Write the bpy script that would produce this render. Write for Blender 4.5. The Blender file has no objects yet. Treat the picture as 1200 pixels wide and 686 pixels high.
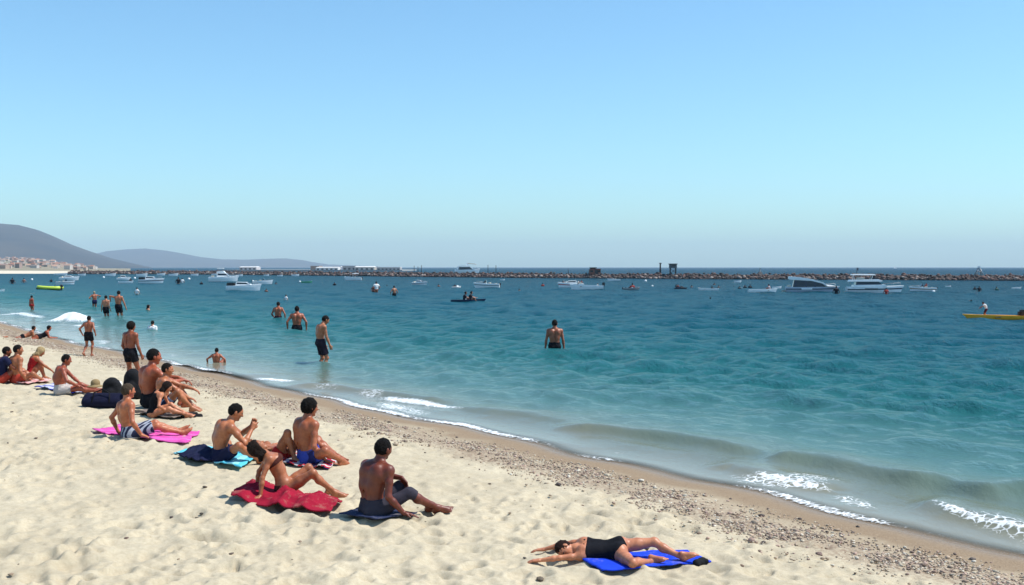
import bpy, bmesh, math, random
import numpy as np
from mathutils import Vector, Matrix
R = math.radians
rng = np.random.default_rng(7)
random.seed(7)
SC = bpy.context.scene
COL = SC.collection

# ------------------------------------------------------------------ camera, sky, sun, exposure
CAM_Z = 2.8
F_PX = 1300.0                       # focal length in pixels of a 1200 px wide frame
PITCH = math.atan((343 - 313.3) / F_PX)
cd = bpy.data.cameras.new('camera'); cam = bpy.data.objects.new('camera', cd); COL.objects.link(cam)
cd.sensor_width = 36; cd.lens = 36 * F_PX / 1200; cd.clip_end = 60000; cd.clip_start = .1
cam.location = (0, 0, CAM_Z); cam.rotation_euler = (R(90) - PITCH, 0, 0)
SC.camera = cam

SUN_EL, SUN_AZ = 58.0, 88.0         # azimuth measured clockwise from +Y (the viewing direction)
w = bpy.data.worlds.new('World'); SC.world = w; w.use_nodes = True
nt = w.node_tree; bg = nt.nodes['Background']
sky = nt.nodes.new('ShaderNodeTexSky'); sky.sky_type = 'NISHITA'; sky.sun_disc = False
sky.sun_elevation = R(SUN_EL); sky.sun_rotation = R(SUN_AZ)
sky.air_density = 1.0; sky.dust_density = 0.6; sky.ozone_density = 2.0; sky.altitude = 0
tint = nt.nodes.new('ShaderNodeMix'); tint.data_type = 'RGBA'; tint.blend_type = 'MULTIPLY'; tint.inputs[0].default_value = 1; tint.inputs[7].default_value = (.73, 1.035, 1.13, 1)
nt.links.new(sky.outputs[0], tint.inputs[6]); nt.links.new(tint.outputs[2], bg.inputs[0]); bg.inputs[1].default_value = 0.15
sd = bpy.data.lights.new('sun', 'SUN'); sun = bpy.data.objects.new('sun', sd); COL.objects.link(sun)
sd.energy = 5.0; sd.angle = R(0.5); sd.color = (1, .955, .89)
_d = Vector((math.sin(R(SUN_AZ)) * math.cos(R(SUN_EL)), math.cos(R(SUN_AZ)) * math.cos(R(SUN_EL)), math.sin(R(SUN_EL))))
sun.rotation_euler = _d.to_track_quat('Z', 'Y').to_euler()
vs = SC.view_settings
vs.view_transform = 'Standard'; vs.look = 'None'; vs.gamma = 1; vs.use_curve_mapping = False
vs.exposure = 0.16
SC.cycles.volume_bounces = 0
SC.cycles.max_bounces = 6
HAZE_DENSITY = 1.0e-4

# ------------------------------------------------------------------ tagging
def tag(o, label=None, cat=None, group=None, kind=None):
    if label: o['label'] = label
    if cat: o['category'] = cat
    if group: o['group'] = group
    if kind: o['kind'] = kind
    return o
def empty(name, loc, rz=0, s=1):
    o = bpy.data.objects.new(name, None); COL.objects.link(o)
    o.location = loc; o.rotation_euler = (0, 0, rz); o.scale = (s, s, s); o.empty_display_size = .3
    return o
def link_mesh(name, V, F, mats, parent=None, smooth=True, mi=None):
    me = bpy.data.meshes.new(name)
    V = np.asarray(V, dtype=np.float32).reshape(-1, 3)
    if isinstance(F, np.ndarray):
        n = len(F); k = F.shape[1]
        me.vertices.add(len(V)); me.vertices.foreach_set('co', V.ravel())
        me.loops.add(n * k); me.loops.foreach_set('vertex_index', F.astype(np.int32).ravel())
        me.polygons.add(n)
        me.polygons.foreach_set('loop_start', np.arange(0, n * k, k, dtype=np.int32))
        me.polygons.foreach_set('loop_total', np.full(n, k, dtype=np.int32))
        me.update(calc_edges=True); me.validate()
    else:
        me.from_pydata([tuple(map(float, v)) for v in V], [], F)
        me.update()
    for m in (mats if isinstance(mats, (list, tuple)) else [mats]): me.materials.append(m)
    if smooth: me.polygons.foreach_set('use_smooth', np.ones(len(me.polygons), dtype=bool))
    if mi is not None: me.polygons.foreach_set('material_index', np.asarray(mi, dtype=np.int32))
    o = bpy.data.objects.new(name, me); COL.objects.link(o)
    if parent is not None: o.parent = parent
    return o
def link_bm(name, bm, mats, parent=None, smooth=False):
    me = bpy.data.meshes.new(name); bmesh.ops.recalc_face_normals(bm, faces=bm.faces[:])
    bm.to_mesh(me); bm.free()
    for m in (mats if isinstance(mats, (list, tuple)) else [mats]): me.materials.append(m)
    if smooth: me.polygons.foreach_set('use_smooth', np.ones(len(me.polygons), dtype=bool))
    o = bpy.data.objects.new(name, me); COL.objects.link(o)
    if parent is not None: o.parent = parent
    return o
def set_attr(o, name, arr):
    a = o.data.attributes.new(name, 'FLOAT', 'POINT'); a.data.foreach_set('value', np.asarray(arr, dtype=np.float32))
def set_col(o, name, arr):
    a = o.data.attributes.new(name, 'FLOAT_COLOR', 'POINT')
    arr = np.asarray(arr, dtype=np.float32)
    if arr.shape[1] == 3: arr = np.c_[arr, np.ones(len(arr), np.float32)]
    a.data.foreach_set('color', arr.ravel())

# ------------------------------------------------------------------ materials
class NT:
    def __init__(s, name):
        s.m = bpy.data.materials.new(name); s.m.use_nodes = True; s.t = s.m.node_tree
        s.b = s.t.nodes['Principled BSDF']; s.out = s.t.nodes['Material Output']
    def n(s, typ, **kw):
        x = s.t.nodes.new(typ)
        for k, v in kw.items(): setattr(x, k, v)
        return x
    def l(s, a, b): s.t.links.new(a, b)
    def val(s, sock, v):
        if isinstance(v, (int, float, tuple, list)): sock.default_value = v
        else: s.l(v, sock)
    def math(s, op, a, b=0.0, clamp=False):
        x = s.n('ShaderNodeMath', operation=op, use_clamp=clamp); s.val(x.inputs[0], a); s.val(x.inputs[1], b); return x.outputs[0]
    def mix(s, f, a, b):
        x = s.n('ShaderNodeMix', data_type='RGBA'); s.val(x.inputs[0], f); s.val(x.inputs[6], a); s.val(x.inputs[7], b); return x.outputs[2]
    def noise(s, scale, detail=4, rough=.55, vec=None, w=None):
        x = s.n('ShaderNodeTexNoise'); x.inputs['Scale'].default_value = scale; x.inputs['Detail'].default_value = detail
        x.inputs['Roughness'].default_value = rough
        if vec is not None: s.l(vec, x.inputs['Vector'])
        return x.outputs[0]
    def obj(s): return s.n('ShaderNodeTexCoord').outputs['Object']
    def mapr(s, v, a, b, c=0., d=1., smooth=False):
        x = s.n('ShaderNodeMapRange'); s.val(x.inputs[0], v)
        if smooth: x.interpolation_type = 'SMOOTHSTEP'
        for i, q in enumerate((a, b, c, d)): x.inputs[i + 1].default_value = q
        return x.outputs[0]
    def ramp(s, v, stops):
        x = s.n('ShaderNodeValToRGB'); s.val(x.inputs[0], v); e = x.color_ramp.elements
        while len(e) > 2: e.remove(e[-1])
        for i, (p, c) in enumerate(stops):
            q = e[i] if i < 2 else e.new(p)
            q.position = p; q.color = (*c, 1)
        return x.outputs[0]
    def bump(s, h, strength=.3, dist=.02):
        x = s.n('ShaderNodeBump'); x.inputs['Strength'].default_value = strength; x.inputs['Distance'].default_value = dist
        s.l(h, x.inputs['Height']); s.l(x.outputs[0], s.b.inputs['Normal']); return x
    def attr(s, name): return s.n('ShaderNodeAttribute', attribute_name=name)
_mc = {}
def mat(name, col, rough=.6, var=.12, scale=8., metal=0., bump=0., spec=.5):
    key = (name, tuple(col), rough, var, scale, metal, bump)
    if key in _mc: return _mc[key]
    m = NT(name); c = (*col, 1); n = m.noise(scale, 5, .6, m.obj())
    lo = tuple(x * (1 - var) for x in col) + (1,); hi = tuple(min(1, x * (1 + var)) for x in col) + (1,)
    m.l(m.mix(m.mapr(n, .3, .7), lo, hi), m.b.inputs['Base Color'])
    m.b.inputs['Roughness'].default_value = rough; m.b.inputs['Metallic'].default_value = metal
    m.b.inputs['Specular IOR Level'].default_value = spec
    if bump: m.bump(m.noise(scale * 4, 4, .6, m.obj()), bump, .01)
    _mc[key] = m.m
    return m.m
def skin_mat(col):
    col = tuple(c * q for c, q in zip(col, (.90, .66, .50)))
    key = ('skin', tuple(col))
    if key in _mc: return _mc[key]
    m = NT('skin'); o = m.obj()
    n = m.noise(7, 3, .6, o); n2 = m.noise(60, 3, .6, o)
    lo = tuple(x * q for x, q in zip(col, (.74, .64, .60))) + (1,); hi = tuple(min(1, x * 1.1) for x in col) + (1,)
    c = m.mix(m.mapr(m.math('ADD', m.math('MULTIPLY', n, .75), m.math('MULTIPLY', m.noise(28, 4, .7, o), .25)), .38, .62), lo, hi)
    m.l(c, m.b.inputs['Base Color'])
    m.l(m.mapr(n2, .3, .7, .38, .55), m.b.inputs['Roughness'])
    m.b.inputs['Subsurface Weight'].default_value = .04
    m.b.inputs['Subsurface Radius'].default_value = (.9, .35, .2); m.b.inputs['Subsurface Scale'].default_value = .015
    m.bump(n2, .12, .004)
    _mc[key] = m.m
    return m.m
def cloth_mat(name, base, stripe=None, freq=8., axis=0, third=None, plaid=False):
    key = ('cloth', name, tuple(base), stripe, freq, axis, third, plaid)
    if key in _mc: return _mc[key]
    m = NT(name); tc = m.n('ShaderNodeTexCoord'); o = tc.outputs['Object']
    n = m.noise(6, 4, .6, o)
    c = m.mix(m.mapr(n, .3, .7), tuple(x * .86 for x in base) + (1,), tuple(min(1, x * 1.12) for x in base) + (1,))
    if stripe:
        sx = m.n('ShaderNodeSeparateXYZ'); m.l(o, sx.inputs[0])
        wob = m.math('MULTIPLY', m.noise(3, 2, .5, o), .12)
        v = m.math('FRACT', m.math('MULTIPLY', m.math('ADD', sx.outputs[axis], wob), freq))
        c = m.mix(m.math('GREATER_THAN', v, .5), c, (*stripe, 1))
        if third:
            v2 = m.math('FRACT', m.math('MULTIPLY', m.math('ADD', sx.outputs[axis], wob), freq * .5))
            c = m.mix(m.math('GREATER_THAN', v2, .72), c, (*third, 1))
        if plaid:
            v3 = m.math('FRACT', m.math('MULTIPLY', sx.outputs[1 - axis], freq * .7))
            c = m.mix(m.math('GREATER_THAN', v3, .7), c, (*(third or base), 1))
    sn_ = m.noise(5, 6, .75, o); c = m.mix(m.mapr(sn_, .55, .72, 0, .42), c, (.42, .35, .24, 1)) if 'towel' in name or name == 'red_cloth' else c
    m.l(c, m.b.inputs['Base Color']); m.b.inputs['Roughness'].default_value = .9
    m.b.inputs['Specular IOR Level'].default_value = .15
    m.bump(m.math('ADD', m.noise(160, 2, .6, o), m.math('MULTIPLY', m.noise(14, 4, .6, o), 1.5)), .5, .012)
    _mc[key] = m.m
    return m.m

# ------------------------------------------------------------------ numpy noise
def _hash(ix, iy, seed):
    h = (ix.astype(np.int64) * 374761393 + iy.astype(np.int64) * 668265263 + seed * 974634777) & 0xffffffff
    h = ((h ^ (h >> 13)) * 1274126177) & 0xffffffff
    h = h ^ (h >> 16)
    return (h & 0xffffff).astype(np.float32) / float(0xffffff)
def vnoise(x, y, seed=0):
    ix = np.floor(x); iy = np.floor(y); fx = x - ix; fy = y - iy
    fx = fx * fx * (3 - 2 * fx); fy = fy * fy * (3 - 2 * fy)
    a = _hash(ix, iy, seed); b = _hash(ix + 1, iy, seed); c = _hash(ix, iy + 1, seed); d = _hash(ix + 1, iy + 1, seed)
    return (a + (b - a) * fx) * (1 - fy) + (c + (d - c) * fx) * fy
def fbm(x, y, seed=0, oct=4):
    s = 0; a = .5
    for i in range(oct):
        s = s + a * vnoise(x * 2 ** i, y * 2 ** i, seed + i * 17); a *= .5
    return s - .47
def craters(x, y, cell, rad, seed):
    """irregular dimples, one jittered dimple per cell: -1 in the middle, a small raised rim"""
    ix = np.floor(x / cell); iy = np.floor(y / cell); out = np.zeros_like(x)
    for dx in (-1, 0, 1):
        for dy in (-1, 0, 1):
            jx = ix + dx; jy = iy + dy
            cx = (jx + _hash(jx, jy, seed)) * cell; cy = (jy + _hash(jx, jy, seed + 1)) * cell
            r = rad * (.5 + _hash(jx, jy, seed + 2)); am = _hash(jx, jy, seed + 3)
            an = _hash(jx, jy, seed + 4) * 6.28; ca, sa = np.cos(an), np.sin(an)
            u = ((x - cx) * ca + (y - cy) * sa) / (r * 1.5); v = (-(x - cx) * sa + (y - cy) * ca) / r
            q = np.sqrt(u * u + v * v)
            out += am * (-np.exp(-(q * 1.2) ** 4) + .4 * np.exp(-((q - 1.35) * 2.4) ** 2))
    return out

# ------------------------------------------------------------------ the lie of the land
def ray(px, py):
    v = np.array([(px - 600) / F_PX, 1.0, -(py - 343) / F_PX])
    c, s = math.cos(-PITCH), math.sin(-PITCH)
    return np.array([v[0], c * v[1] - s * v[2], s * v[1] + c * v[2]])
def flat(px, py, z=0.0):
    d = ray(px, py); t = (z - CAM_Z) / d[2]; return d[0] * t, d[1] * t
O0 = np.array([4.84, 10.5]); U = np.array([-.6, .8]); N = np.array([-.8, -.6])   # along the shore / towards land
_edge = [(1200, 653), (1087, 628), (997, 607), (900, 583.5), (800, 563), (767, 554), (725, 544), (683, 535), (642, 525), (600, 515.5),
         (508, 496), (400, 474), (310, 452), (261, 441), (204, 428), (141, 413), (86, 403), (57, 395), (0, 378)]
_sd = np.array([[np.dot(np.array(flat(*p)) - O0, U), np.dot(np.array(flat(*p)) - O0, N)] for p in _edge])
_o = np.argsort(_sd[:, 0]); _sd = _sd[_o]
def shore_D(x, y):
    """distance inland of the waterline (negative = over water), and the coordinate along the shore"""
    rx = x - O0[0]; ry = y - O0[1]
    s = rx * U[0] + ry * U[1]; d = rx * N[0] + ry * N[1]
    off = np.interp(s, _sd[:, 0], _sd[:, 1])
    off = off + .10 * np.sin(s * 1.1) * np.clip(1 - abs(s) / 80, 0, 1) + .05 * np.sin(s * 2.7 + 1)
    return d - off, s
def profile(D):
    return np.where(D < 0, np.maximum(.09 * D, -2.6), np.interp(D, [0, .8, 2.2, 4, 9, 30, 200, 2000], [0, .05, .17, .26, .36, .6, 2.0, 4.0]))
def gz_arr(x, y):
    D, s = shore_D(x, y)
    und = .05 * fbm(x * .55, y * .55, 3, 3) * np.clip((D - 1) / 3, 0, 1)
    return profile(D) + und
def gz(x, y): return float(gz_arr(np.array([float(x)]), np.array([float(y)]))[0])
def on_sand(px, py):
    z = .2
    for _ in range(12):
        x, y = flat(px, py, z); z = .5 * z + .5 * gz(x, y)
    return x, y, gz(x, y)
def z_at(py, depth):
    d = ray(600, py); return CAM_Z + d[2] / d[1] * depth
# ------------------------------------------------------------------ polar sheets (finer where they lie near)
def polar(r, th):
    rr, tt = np.meshgrid(r, th, indexing='ij')
    x = (rr * np.sin(tt)).ravel(); y = (rr * np.cos(tt)).ravel()
    nr, nth = len(r), len(th)
    i = np.arange(nr - 1)[:, None] * nth + np.arange(nth - 1)[None]
    F = np.stack([i, i + 1, i + nth + 1, i + nth], -1).reshape(-1, 4)
    return x, y, F
def radii(r0, segs):
    out = [r0]
    for r1, q in segs:
        while out[-1] < r1: out.append(out[-1] * q)
    return np.array(out)
# --- sand and sea bed: one sheet
r = radii(2.0, [(8, 1.02), (40, 1.0036), (90, 1.012), (12000, 1.06)])
th = np.concatenate([np.linspace(R(-180), R(-46), 30)[:-1], np.linspace(R(-46), R(-30), 60)[:-1], np.linspace(R(-30), R(32), 560), np.linspace(R(32), R(180), 34)[1:]])
x, y, F = polar(r, th)
D, s = shore_D(x, y)
z = profile(D)
near = (np.hypot(x, y) < 90) & (D > -1)
xn, yn, Dn = x[near], y[near], D[near]
k = np.clip((Dn - 1) / 3, 0, 1)
dry = np.clip((Dn - .9) / 1.6, 0, 1)
fade = np.clip((90 - np.hypot(xn, yn)) / 40, 0, 1)
patch = np.clip(.75 + 1.6 * fbm(xn * .35, yn * .35, 91, 3), .25, 1.5)
dz = .05 * fbm(xn * .55, yn * .55, 3, 3) * k
wx = xn + .12 * fbm(xn * 3, yn * 3, 41, 2); wy = yn + .12 * fbm(xn * 3, yn * 3, 57, 2)
dz += dry * fade * patch * (.060 * craters(wx, wy, .42, .12, 11) + .040 * craters(wx, wy, .21, .06, 23) + .07 * fbm(xn * 2.2, yn * 2.2, 5, 3) + .055 * fbm(xn * 7, yn * 7, 8, 3) + .022 * fbm(xn * 17, yn * 17, 13, 2))
dz += (1 - dry) * .012 * fbm(xn * 1.6, yn * 1.6, 31, 3) * np.clip(Dn / .4, 0, 1)
z[near] += dz
m = NT('beach_sand'); o = m.obj()
Da = m.attr('inland').outputs['Fac']
wob = m.math('MULTIPLY', m.math('SUBTRACT', m.noise(1.4, 4, .6, o), .5), 1.3)
wetf = m.mapr(m.math('ADD', Da, wob), .45, 1.35, 1, 0, True)
n1 = m.noise(1.1, 5, .6, o); n2 = m.noise(22, 4, .7, o); n3 = m.noise(150, 2, .6, o)
dryc = m.mix(m.mapr(n1, .3, .7), (.46, .39, .27, 1), (.57, .49, .345, 1))
dryc = m.mix(m.mapr(n2, .40, .72, 0, .5), dryc, (.34, .265, .17, 1))
speck = m.mapr(n3, .63, .72, 0, .7)
dryc = m.mix(speck, dryc, (.16, .11, .07, 1))
vor = m.n('ShaderNodeTexVoronoi'); vor.inputs['Scale'].default_value = 38; m.l(o, vor.inputs['Vector'])
wetc = m.mix(m.mapr(m.noise(60, 3, .7, o), .35, .7), (.20, .135, .08, 1), (.36, .265, .17, 1))
wetc = m.mix(m.mapr(vor.outputs['Distance'], .12, .2, .45, 0), wetc, (.12, .075, .05, 1))
shing = m.math('MULTIPLY', m.mapr(m.math('ABSOLUTE', m.math('SUBTRACT', m.math('ADD', Da, m.math('MULTIPLY', wob, .35)), 1.4)), .1, .75, 1, 0, True), m.mapr(n2, .36, .6, .15, .85))
dryc = m.mix(shing, dryc, (.235, .155, .105, 1))
m.l(m.mix(wetf, dryc, wetc), m.b.inputs['Base Color'])
sheen = m.mapr(Da, 0., .3, 1, 0)
m.l(m.math('SUBTRACT', .95, m.math('MULTIPLY', sheen, .7)), m.b.inputs['Roughness'])
m.b.inputs['Specular IOR Level'].default_value = .25
bh = m.math('ADD', m.math('MULTIPLY', m.noise(45, 5, .7, o), .7), m.math('MULTIPLY', n3, .3))
m.bump(bh, .55, .02)
sand = link_mesh('ground', np.c_[x, y, z], F, m.m); set_attr(sand, 'inland', D)
tag(sand, kind='structure')

# --- water
CREST = [  # polyline in the photograph's pixels (crest line), height, foam polyline or None
    ([(640, 503), (700, 508), (760, 515), (800, 520), (850, 529), (905, 541)], .13),
    ([(880, 540), (930, 544), (961, 547), (1015, 558), (1075, 571), (1110, 580)], .15),
    ([(1130, 588), (1165, 584), (1200, 584), (1260, 590), (1330, 604)], .17),
    ([(820, 545), (865, 550), (900, 560), (950, 571), (990, 580)], .07),
    ([(1060, 590), (1094, 595), (1123, 607), (1195, 624), (1260, 636)], .10),
    ([(330, 452), (380, 456), (440, 463), (500, 472), (545, 479)], .12),
    ([(530, 478), (580, 486), (640, 494), (690, 502)], .07),
    ([(200, 428), (250, 437), (300, 446)], .05),
    ([(-40, 364), (10, 368), (50, 372), (100, 378), (120, 381)], .2),
]
FOAM = [  # polyline, width (m), strength
    ([(884, 559), (900, 563.5), (935, 572), (972, 579)], .12, .76),
    ([(925, 560), (945, 564), (975, 572)], .34, .50),
    ([(985, 582), (1000, 590), (1022, 599)], .22, .52),
    ([(1096, 597), (1123, 610), (1150, 618), (1195, 628), (1240, 637)], .09, .78),
    ([(1140, 614), (1170, 620), (1195, 626)], .22, .50),
    ([(445, 468), (480, 473), (510, 478), (540, 482)], .15, .92),
    ([(300, 445), (345, 449)], .2, .85),
    ([(62, 379), (80, 376.5), (99, 380)], .6, 1.3),
    ([(88, 382.5), (112, 385)], .35, .75),
    ([(-10, 370), (12, 370.5), (24, 371), (52, 375)], .25, .85),
    
]
def polyw(pts): return np.array([flat(*p) for p in pts])
def seg_dist(x, y, P):
    best = np.full(x.shape, 1e9); sg = np.zeros(x.shape); tt = np.zeros(x.shape); acc = 0
    lens = np.hypot(*(P[1:] - P[:-1]).T); tot = lens.sum()
    for a, b, L in zip(P[:-1], P[1:], lens):
        d = b - a; t = np.clip(((x - a[0]) * d[0] + (y - a[1]) * d[1]) / (L * L), 0, 1)
        qx = x - a[0] - t * d[0]; qy = y - a[1] - t * d[1]; q = np.hypot(qx, qy)
        m_ = q < best
        best = np.where(m_, q, best); sg = np.where(m_, np.sign(qx * N[0] + qy * N[1]), sg); tt = np.where(m_, (acc + t * L) / tot, tt); acc += L
    return best * sg, tt
r = radii(8.0, [(60, 1.0034), (420, 1.0052), (1500, 1.02), (12000, 1.06)])
th = np.concatenate([np.linspace(R(-75), R(-31), 90)[:-1], np.linspace(R(-31), R(31), 620), np.linspace(R(31), R(80), 90)[1:]])
x, y, F = polar(r, th)
D, s = shore_D(x, y); off = -D
keep = off > -.9
rad = np.hypot(x, y)
z = np.zeros_like(x); foam = np.zeros_like(x)
g = np.clip(off / 9, 0, 1) ** .8
rgw = np.random.default_rng(3)
for lam, amp, spread in [(7.5, .016, .25), (5.2, .020, .4), (3.6, .024, .55), (2.4, .020, .7), (1.5, .016, .9), (1.0, .012, 1.1), (.7, .008, 1.2)]:
    for _ in range(3):
        a = rgw.normal(0, spread); dx = N[0] * math.cos(a) - N[1] * math.sin(a); dy = N[0] * math.sin(a) + N[1] * math.cos(a)
        L = lam * rgw.uniform(.85, 1.2); ph = rgw.uniform(0, 6.28)
        env = .35 + 1.3 * vnoise(x / (L * 3.1) + ph * 10, y / (L * 3.1), int(ph * 1000))
        q = (x * dx + y * dy) * 6.2832 / L + ph + 1.6 * fbm(x / (L * 2.2), y / (L * 2.2), int(ph * 777), 2)
        lim = np.clip((L / (rad * .0052 + 1e-6) - 2.5) / 3, 0, 1)
        z += 1.45 * amp * env * (np.exp(1.1 * (np.sin(q) - 1)) * 1.7 - .55) * g * lim
for pts, h in CREST:
    P = polyw(pts); ext = 3.0
    mk = (x > P[:, 0].min() - ext) & (x < P[:, 0].max() + ext) & (y > P[:, 1].min() - ext) & (y < P[:, 1].max() + ext)
    sdv, t = seg_dist(x[mk], y[mk], P)
    sc_ = max(1.0, P[:, 1].mean() / 22)
    wl, ws = .26 * sc_, .62 * sc_
    ends = np.clip(t / .18, 0, 1) * np.clip((1 - t) / .18, 0, 1); ends = ends * ends * (3 - 2 * ends)
    hh = h * (1 + .5 * fbm(x[mk] * 1.1, y[mk] * 1.1, 71, 2))
    z[mk] += hh * ends * np.where(sdv > 0, np.exp(-(sdv / wl) ** 2), np.exp(-(sdv / ws) ** 2))
for pts, wd, st in FOAM:
    P = polyw(pts); ext = 3 + wd * 3
    mk = (x > P[:, 0].min() - ext) & (x < P[:, 0].max() + ext) & (y > P[:, 1].min() - ext) & (y < P[:, 1].max() + ext)
    sdv, t = seg_dist(x[mk], y[mk], P)
    ends = .45 + .55 * np.clip(t / .2, 0, 1) * np.clip((1 - t) / .2, 0, 1)
    f = st * ends * np.exp(-(sdv / wd) ** 2)
    foam[mk] = np.maximum(foam[mk], f)
    if st > 1.25: z[mk] += f * (.10 + .20 * fbm(x[mk] * .9, y[mk] * .6, 61, 3) + .10 * vnoise(x[mk] * 2.6, y[mk] * 1.3, 67))
    else: z[mk] += .03 * f * (vnoise(x[mk] * 9, y[mk] * 9, 5))
for wpx, wpy in ((650, 415.5), (376, 427.5), (348, 388.5), (326, 376.5), (254, 427.5), (139, 374), (124, 374), (178.5, 387.5), (37, 367), (111, 361.5)):
    wx_, wy_ = flat(wpx, wpy); q = np.hypot(x - wx_, y - wy_); z += .018 * np.sin(q * 13 - 1) * np.exp(-q / .55) * (q < 4)
nearw = (off < 3) & (rad < 70)
lace = np.exp(-((off - .16) / .11) ** 2) * (.26 + .85 * np.clip(fbm(s * .45, off * .2, 19, 3) * 2.4 + .35, 0, 1))
lace2 = np.exp(-((off - .75 - .3 * np.sin(s * .9)) / .35) ** 2) * (.78 * np.clip(fbm(s * .55 + 31, off * .4, 29, 3) * 3 + .15, 0, 1))
foam = np.where(nearw, np.maximum(foam, np.maximum(lace, lace2)), foam)
z += np.where(off < .35, .012 * np.clip(off / .35, 0, 1), .012)
z = np.where(off < 0, .09 * 0 - .02 + off * .2, z)
# drop faces wholly on dry land
Fk = keep[F].any(1); F = F[Fk]
used = np.zeros(len(x), bool); used[F.ravel()] = True; re = np.cumsum(used) - 1
m = NT('sea_water'); o = m.obj()
oa = m.attr('offshore').outputs['Fac']; fo = m.attr('foam').outputs['Fac']
big = m.math('MULTIPLY', m.math('SUBTRACT', m.noise(.06, 3, .5, o), .5), 14)
lo = m.math('LOGARITHM', m.math('ADD', m.math('MAXIMUM', m.math('ADD', oa, m.math('MULTIPLY', big, m.mapr(oa, 3, 25))), 0), 1.0), 10.)
colw = m.ramp(m.math('DIVIDE', lo, 3.0), [(0, (.30, .27, .19)), (.11, (.16, .165, .115)), (.22, (.060, .140, .125)), (.34, (.012, .104, .110)), (.50, (.002, .066, .094)), (.78, (.001, .048, .082)), (1, (.001, .038, .078))])
m.l(colw, m.b.inputs['Base Color'])
m.b.inputs['IOR'].default_value = 1.33; m.b.inputs['Roughness'].default_value = .09
m.b.inputs['Specular IOR Level'].default_value = 0
mp = m.n('ShaderNodeMapping'); mp.inputs['Rotation'].default_value = (0, 0, R(-37)); mp.inputs['Scale'].default_value = (1, .55, 1); m.l(o, mp.inputs[0])
h1 = m.noise(5.0, 6, .65, mp.outputs[0]); h2 = m.noise(.8, 4, .6, mp.outputs[0])
hh = m.math('ADD', m.math('MULTIPLY', h1, .35), m.math('MULTIPLY', m.math('MULTIPLY', h2, 1.3), m.mapr(oa, 4, 60)))
bp = m.bump(hh, 1.0, .3); m.l(m.mapr(oa, 10, 150, .3, 1.3), bp.inputs['Distance'])
st_ = m.mapr(oa, .3, 9, .10, 1.0); m.l(st_, bp.inputs['Strength'])
fn = m.noise(19, 7, .75, o); vo = m.n('ShaderNodeTexVoronoi', feature='DISTANCE_TO_EDGE'); vo.inputs['Scale'].default_value = 8.5
mpv = m.n('ShaderNodeMixRGB') if False else None
dist = m.n('ShaderNodeVectorMath', operation='ADD'); nz = m.n('ShaderNodeTexNoise'); nz.inputs['Scale'].default_value = 3.5; m.l(o, nz.inputs['Vector'])
sc2 = m.n('ShaderNodeVectorMath', operation='SCALE'); sc2.inputs['Scale'].default_value = .35; m.l(nz.outputs['Color'], sc2.inputs[0])
m.l(o, dist.inputs[0]); m.l(sc2.outputs[0], dist.inputs[1]); m.l(dist.outputs[0], vo.inputs['Vector'])
cell = m.mapr(vo.outputs['Distance'], 0, .16, .28, -.12)
fm = m.math('ADD', m.math('ADD', fo, m.math('MULTIPLY', m.math('SUBTRACT', fn, .5), 1.0)), m.math('MULTIPLY', cell, m.mapr(fo, .05, .3)))
fmask = m.math('MULTIPLY', m.mapr(fm, .44, .80, 0, .93, True), m.mapr(fo, .03, .12))
fb = m.n('ShaderNodeBsdfPrincipled'); fb.inputs['Base Color'].default_value = (.78, .80, .80, 1); fb.inputs['Roughness'].default_value = .9
tr = m.n('ShaderNodeBsdfTransparent'); ms0 = m.n('ShaderNodeMixShader'); ms1 = m.n('ShaderNodeMixShader')
al = m.mapr(oa, 0.0, .42, .0, 1, True)
gl = m.n('ShaderNodeBsdfGlossy'); gl.inputs['Color'].default_value = (1, 1, 1, 1); m.l(m.mapr(oa, 2, 60, .04, .16), gl.inputs['Roughness']); m.l(bp.outputs[0], gl.inputs['Normal'])
fr = m.n('ShaderNodeFresnel'); fr.inputs['IOR'].default_value = 1.33; m.l(bp.outputs[0], fr.inputs['Normal'])
wk = m.math('MULTIPLY', m.math('MINIMUM', fr.outputs[0], .75), m.mapr(m.math('LOGARITHM', m.math('ADD', oa, 1.0), 10.), .1, 1.1, .95, .45))
mg = m.n('ShaderNodeMixShader'); m.l(wk, mg.inputs[0]); m.l(m.b.outputs[0], mg.inputs[1]); m.l(gl.outputs[0], mg.inputs[2])
m.l(al, ms0.inputs[0]); m.l(tr.outputs[0], ms0.inputs[1]); m.l(mg.outputs[0], ms0.inputs[2])
m.l(fmask, ms1.inputs[0]); m.l(ms0.outputs[0], ms1.inputs[1]); m.l(fb.outputs[0], ms1.inputs[2]); m.l(ms1.outputs[0], m.out.inputs[0])
sea = link_mesh('sea_water', np.c_[x, y, z][used], re[F], m.m)
set_attr(sea, 'offshore', np.maximum(off, 0)[used]); set_attr(sea, 'foam', foam[used])
tag(sea, kind='structure')

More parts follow.
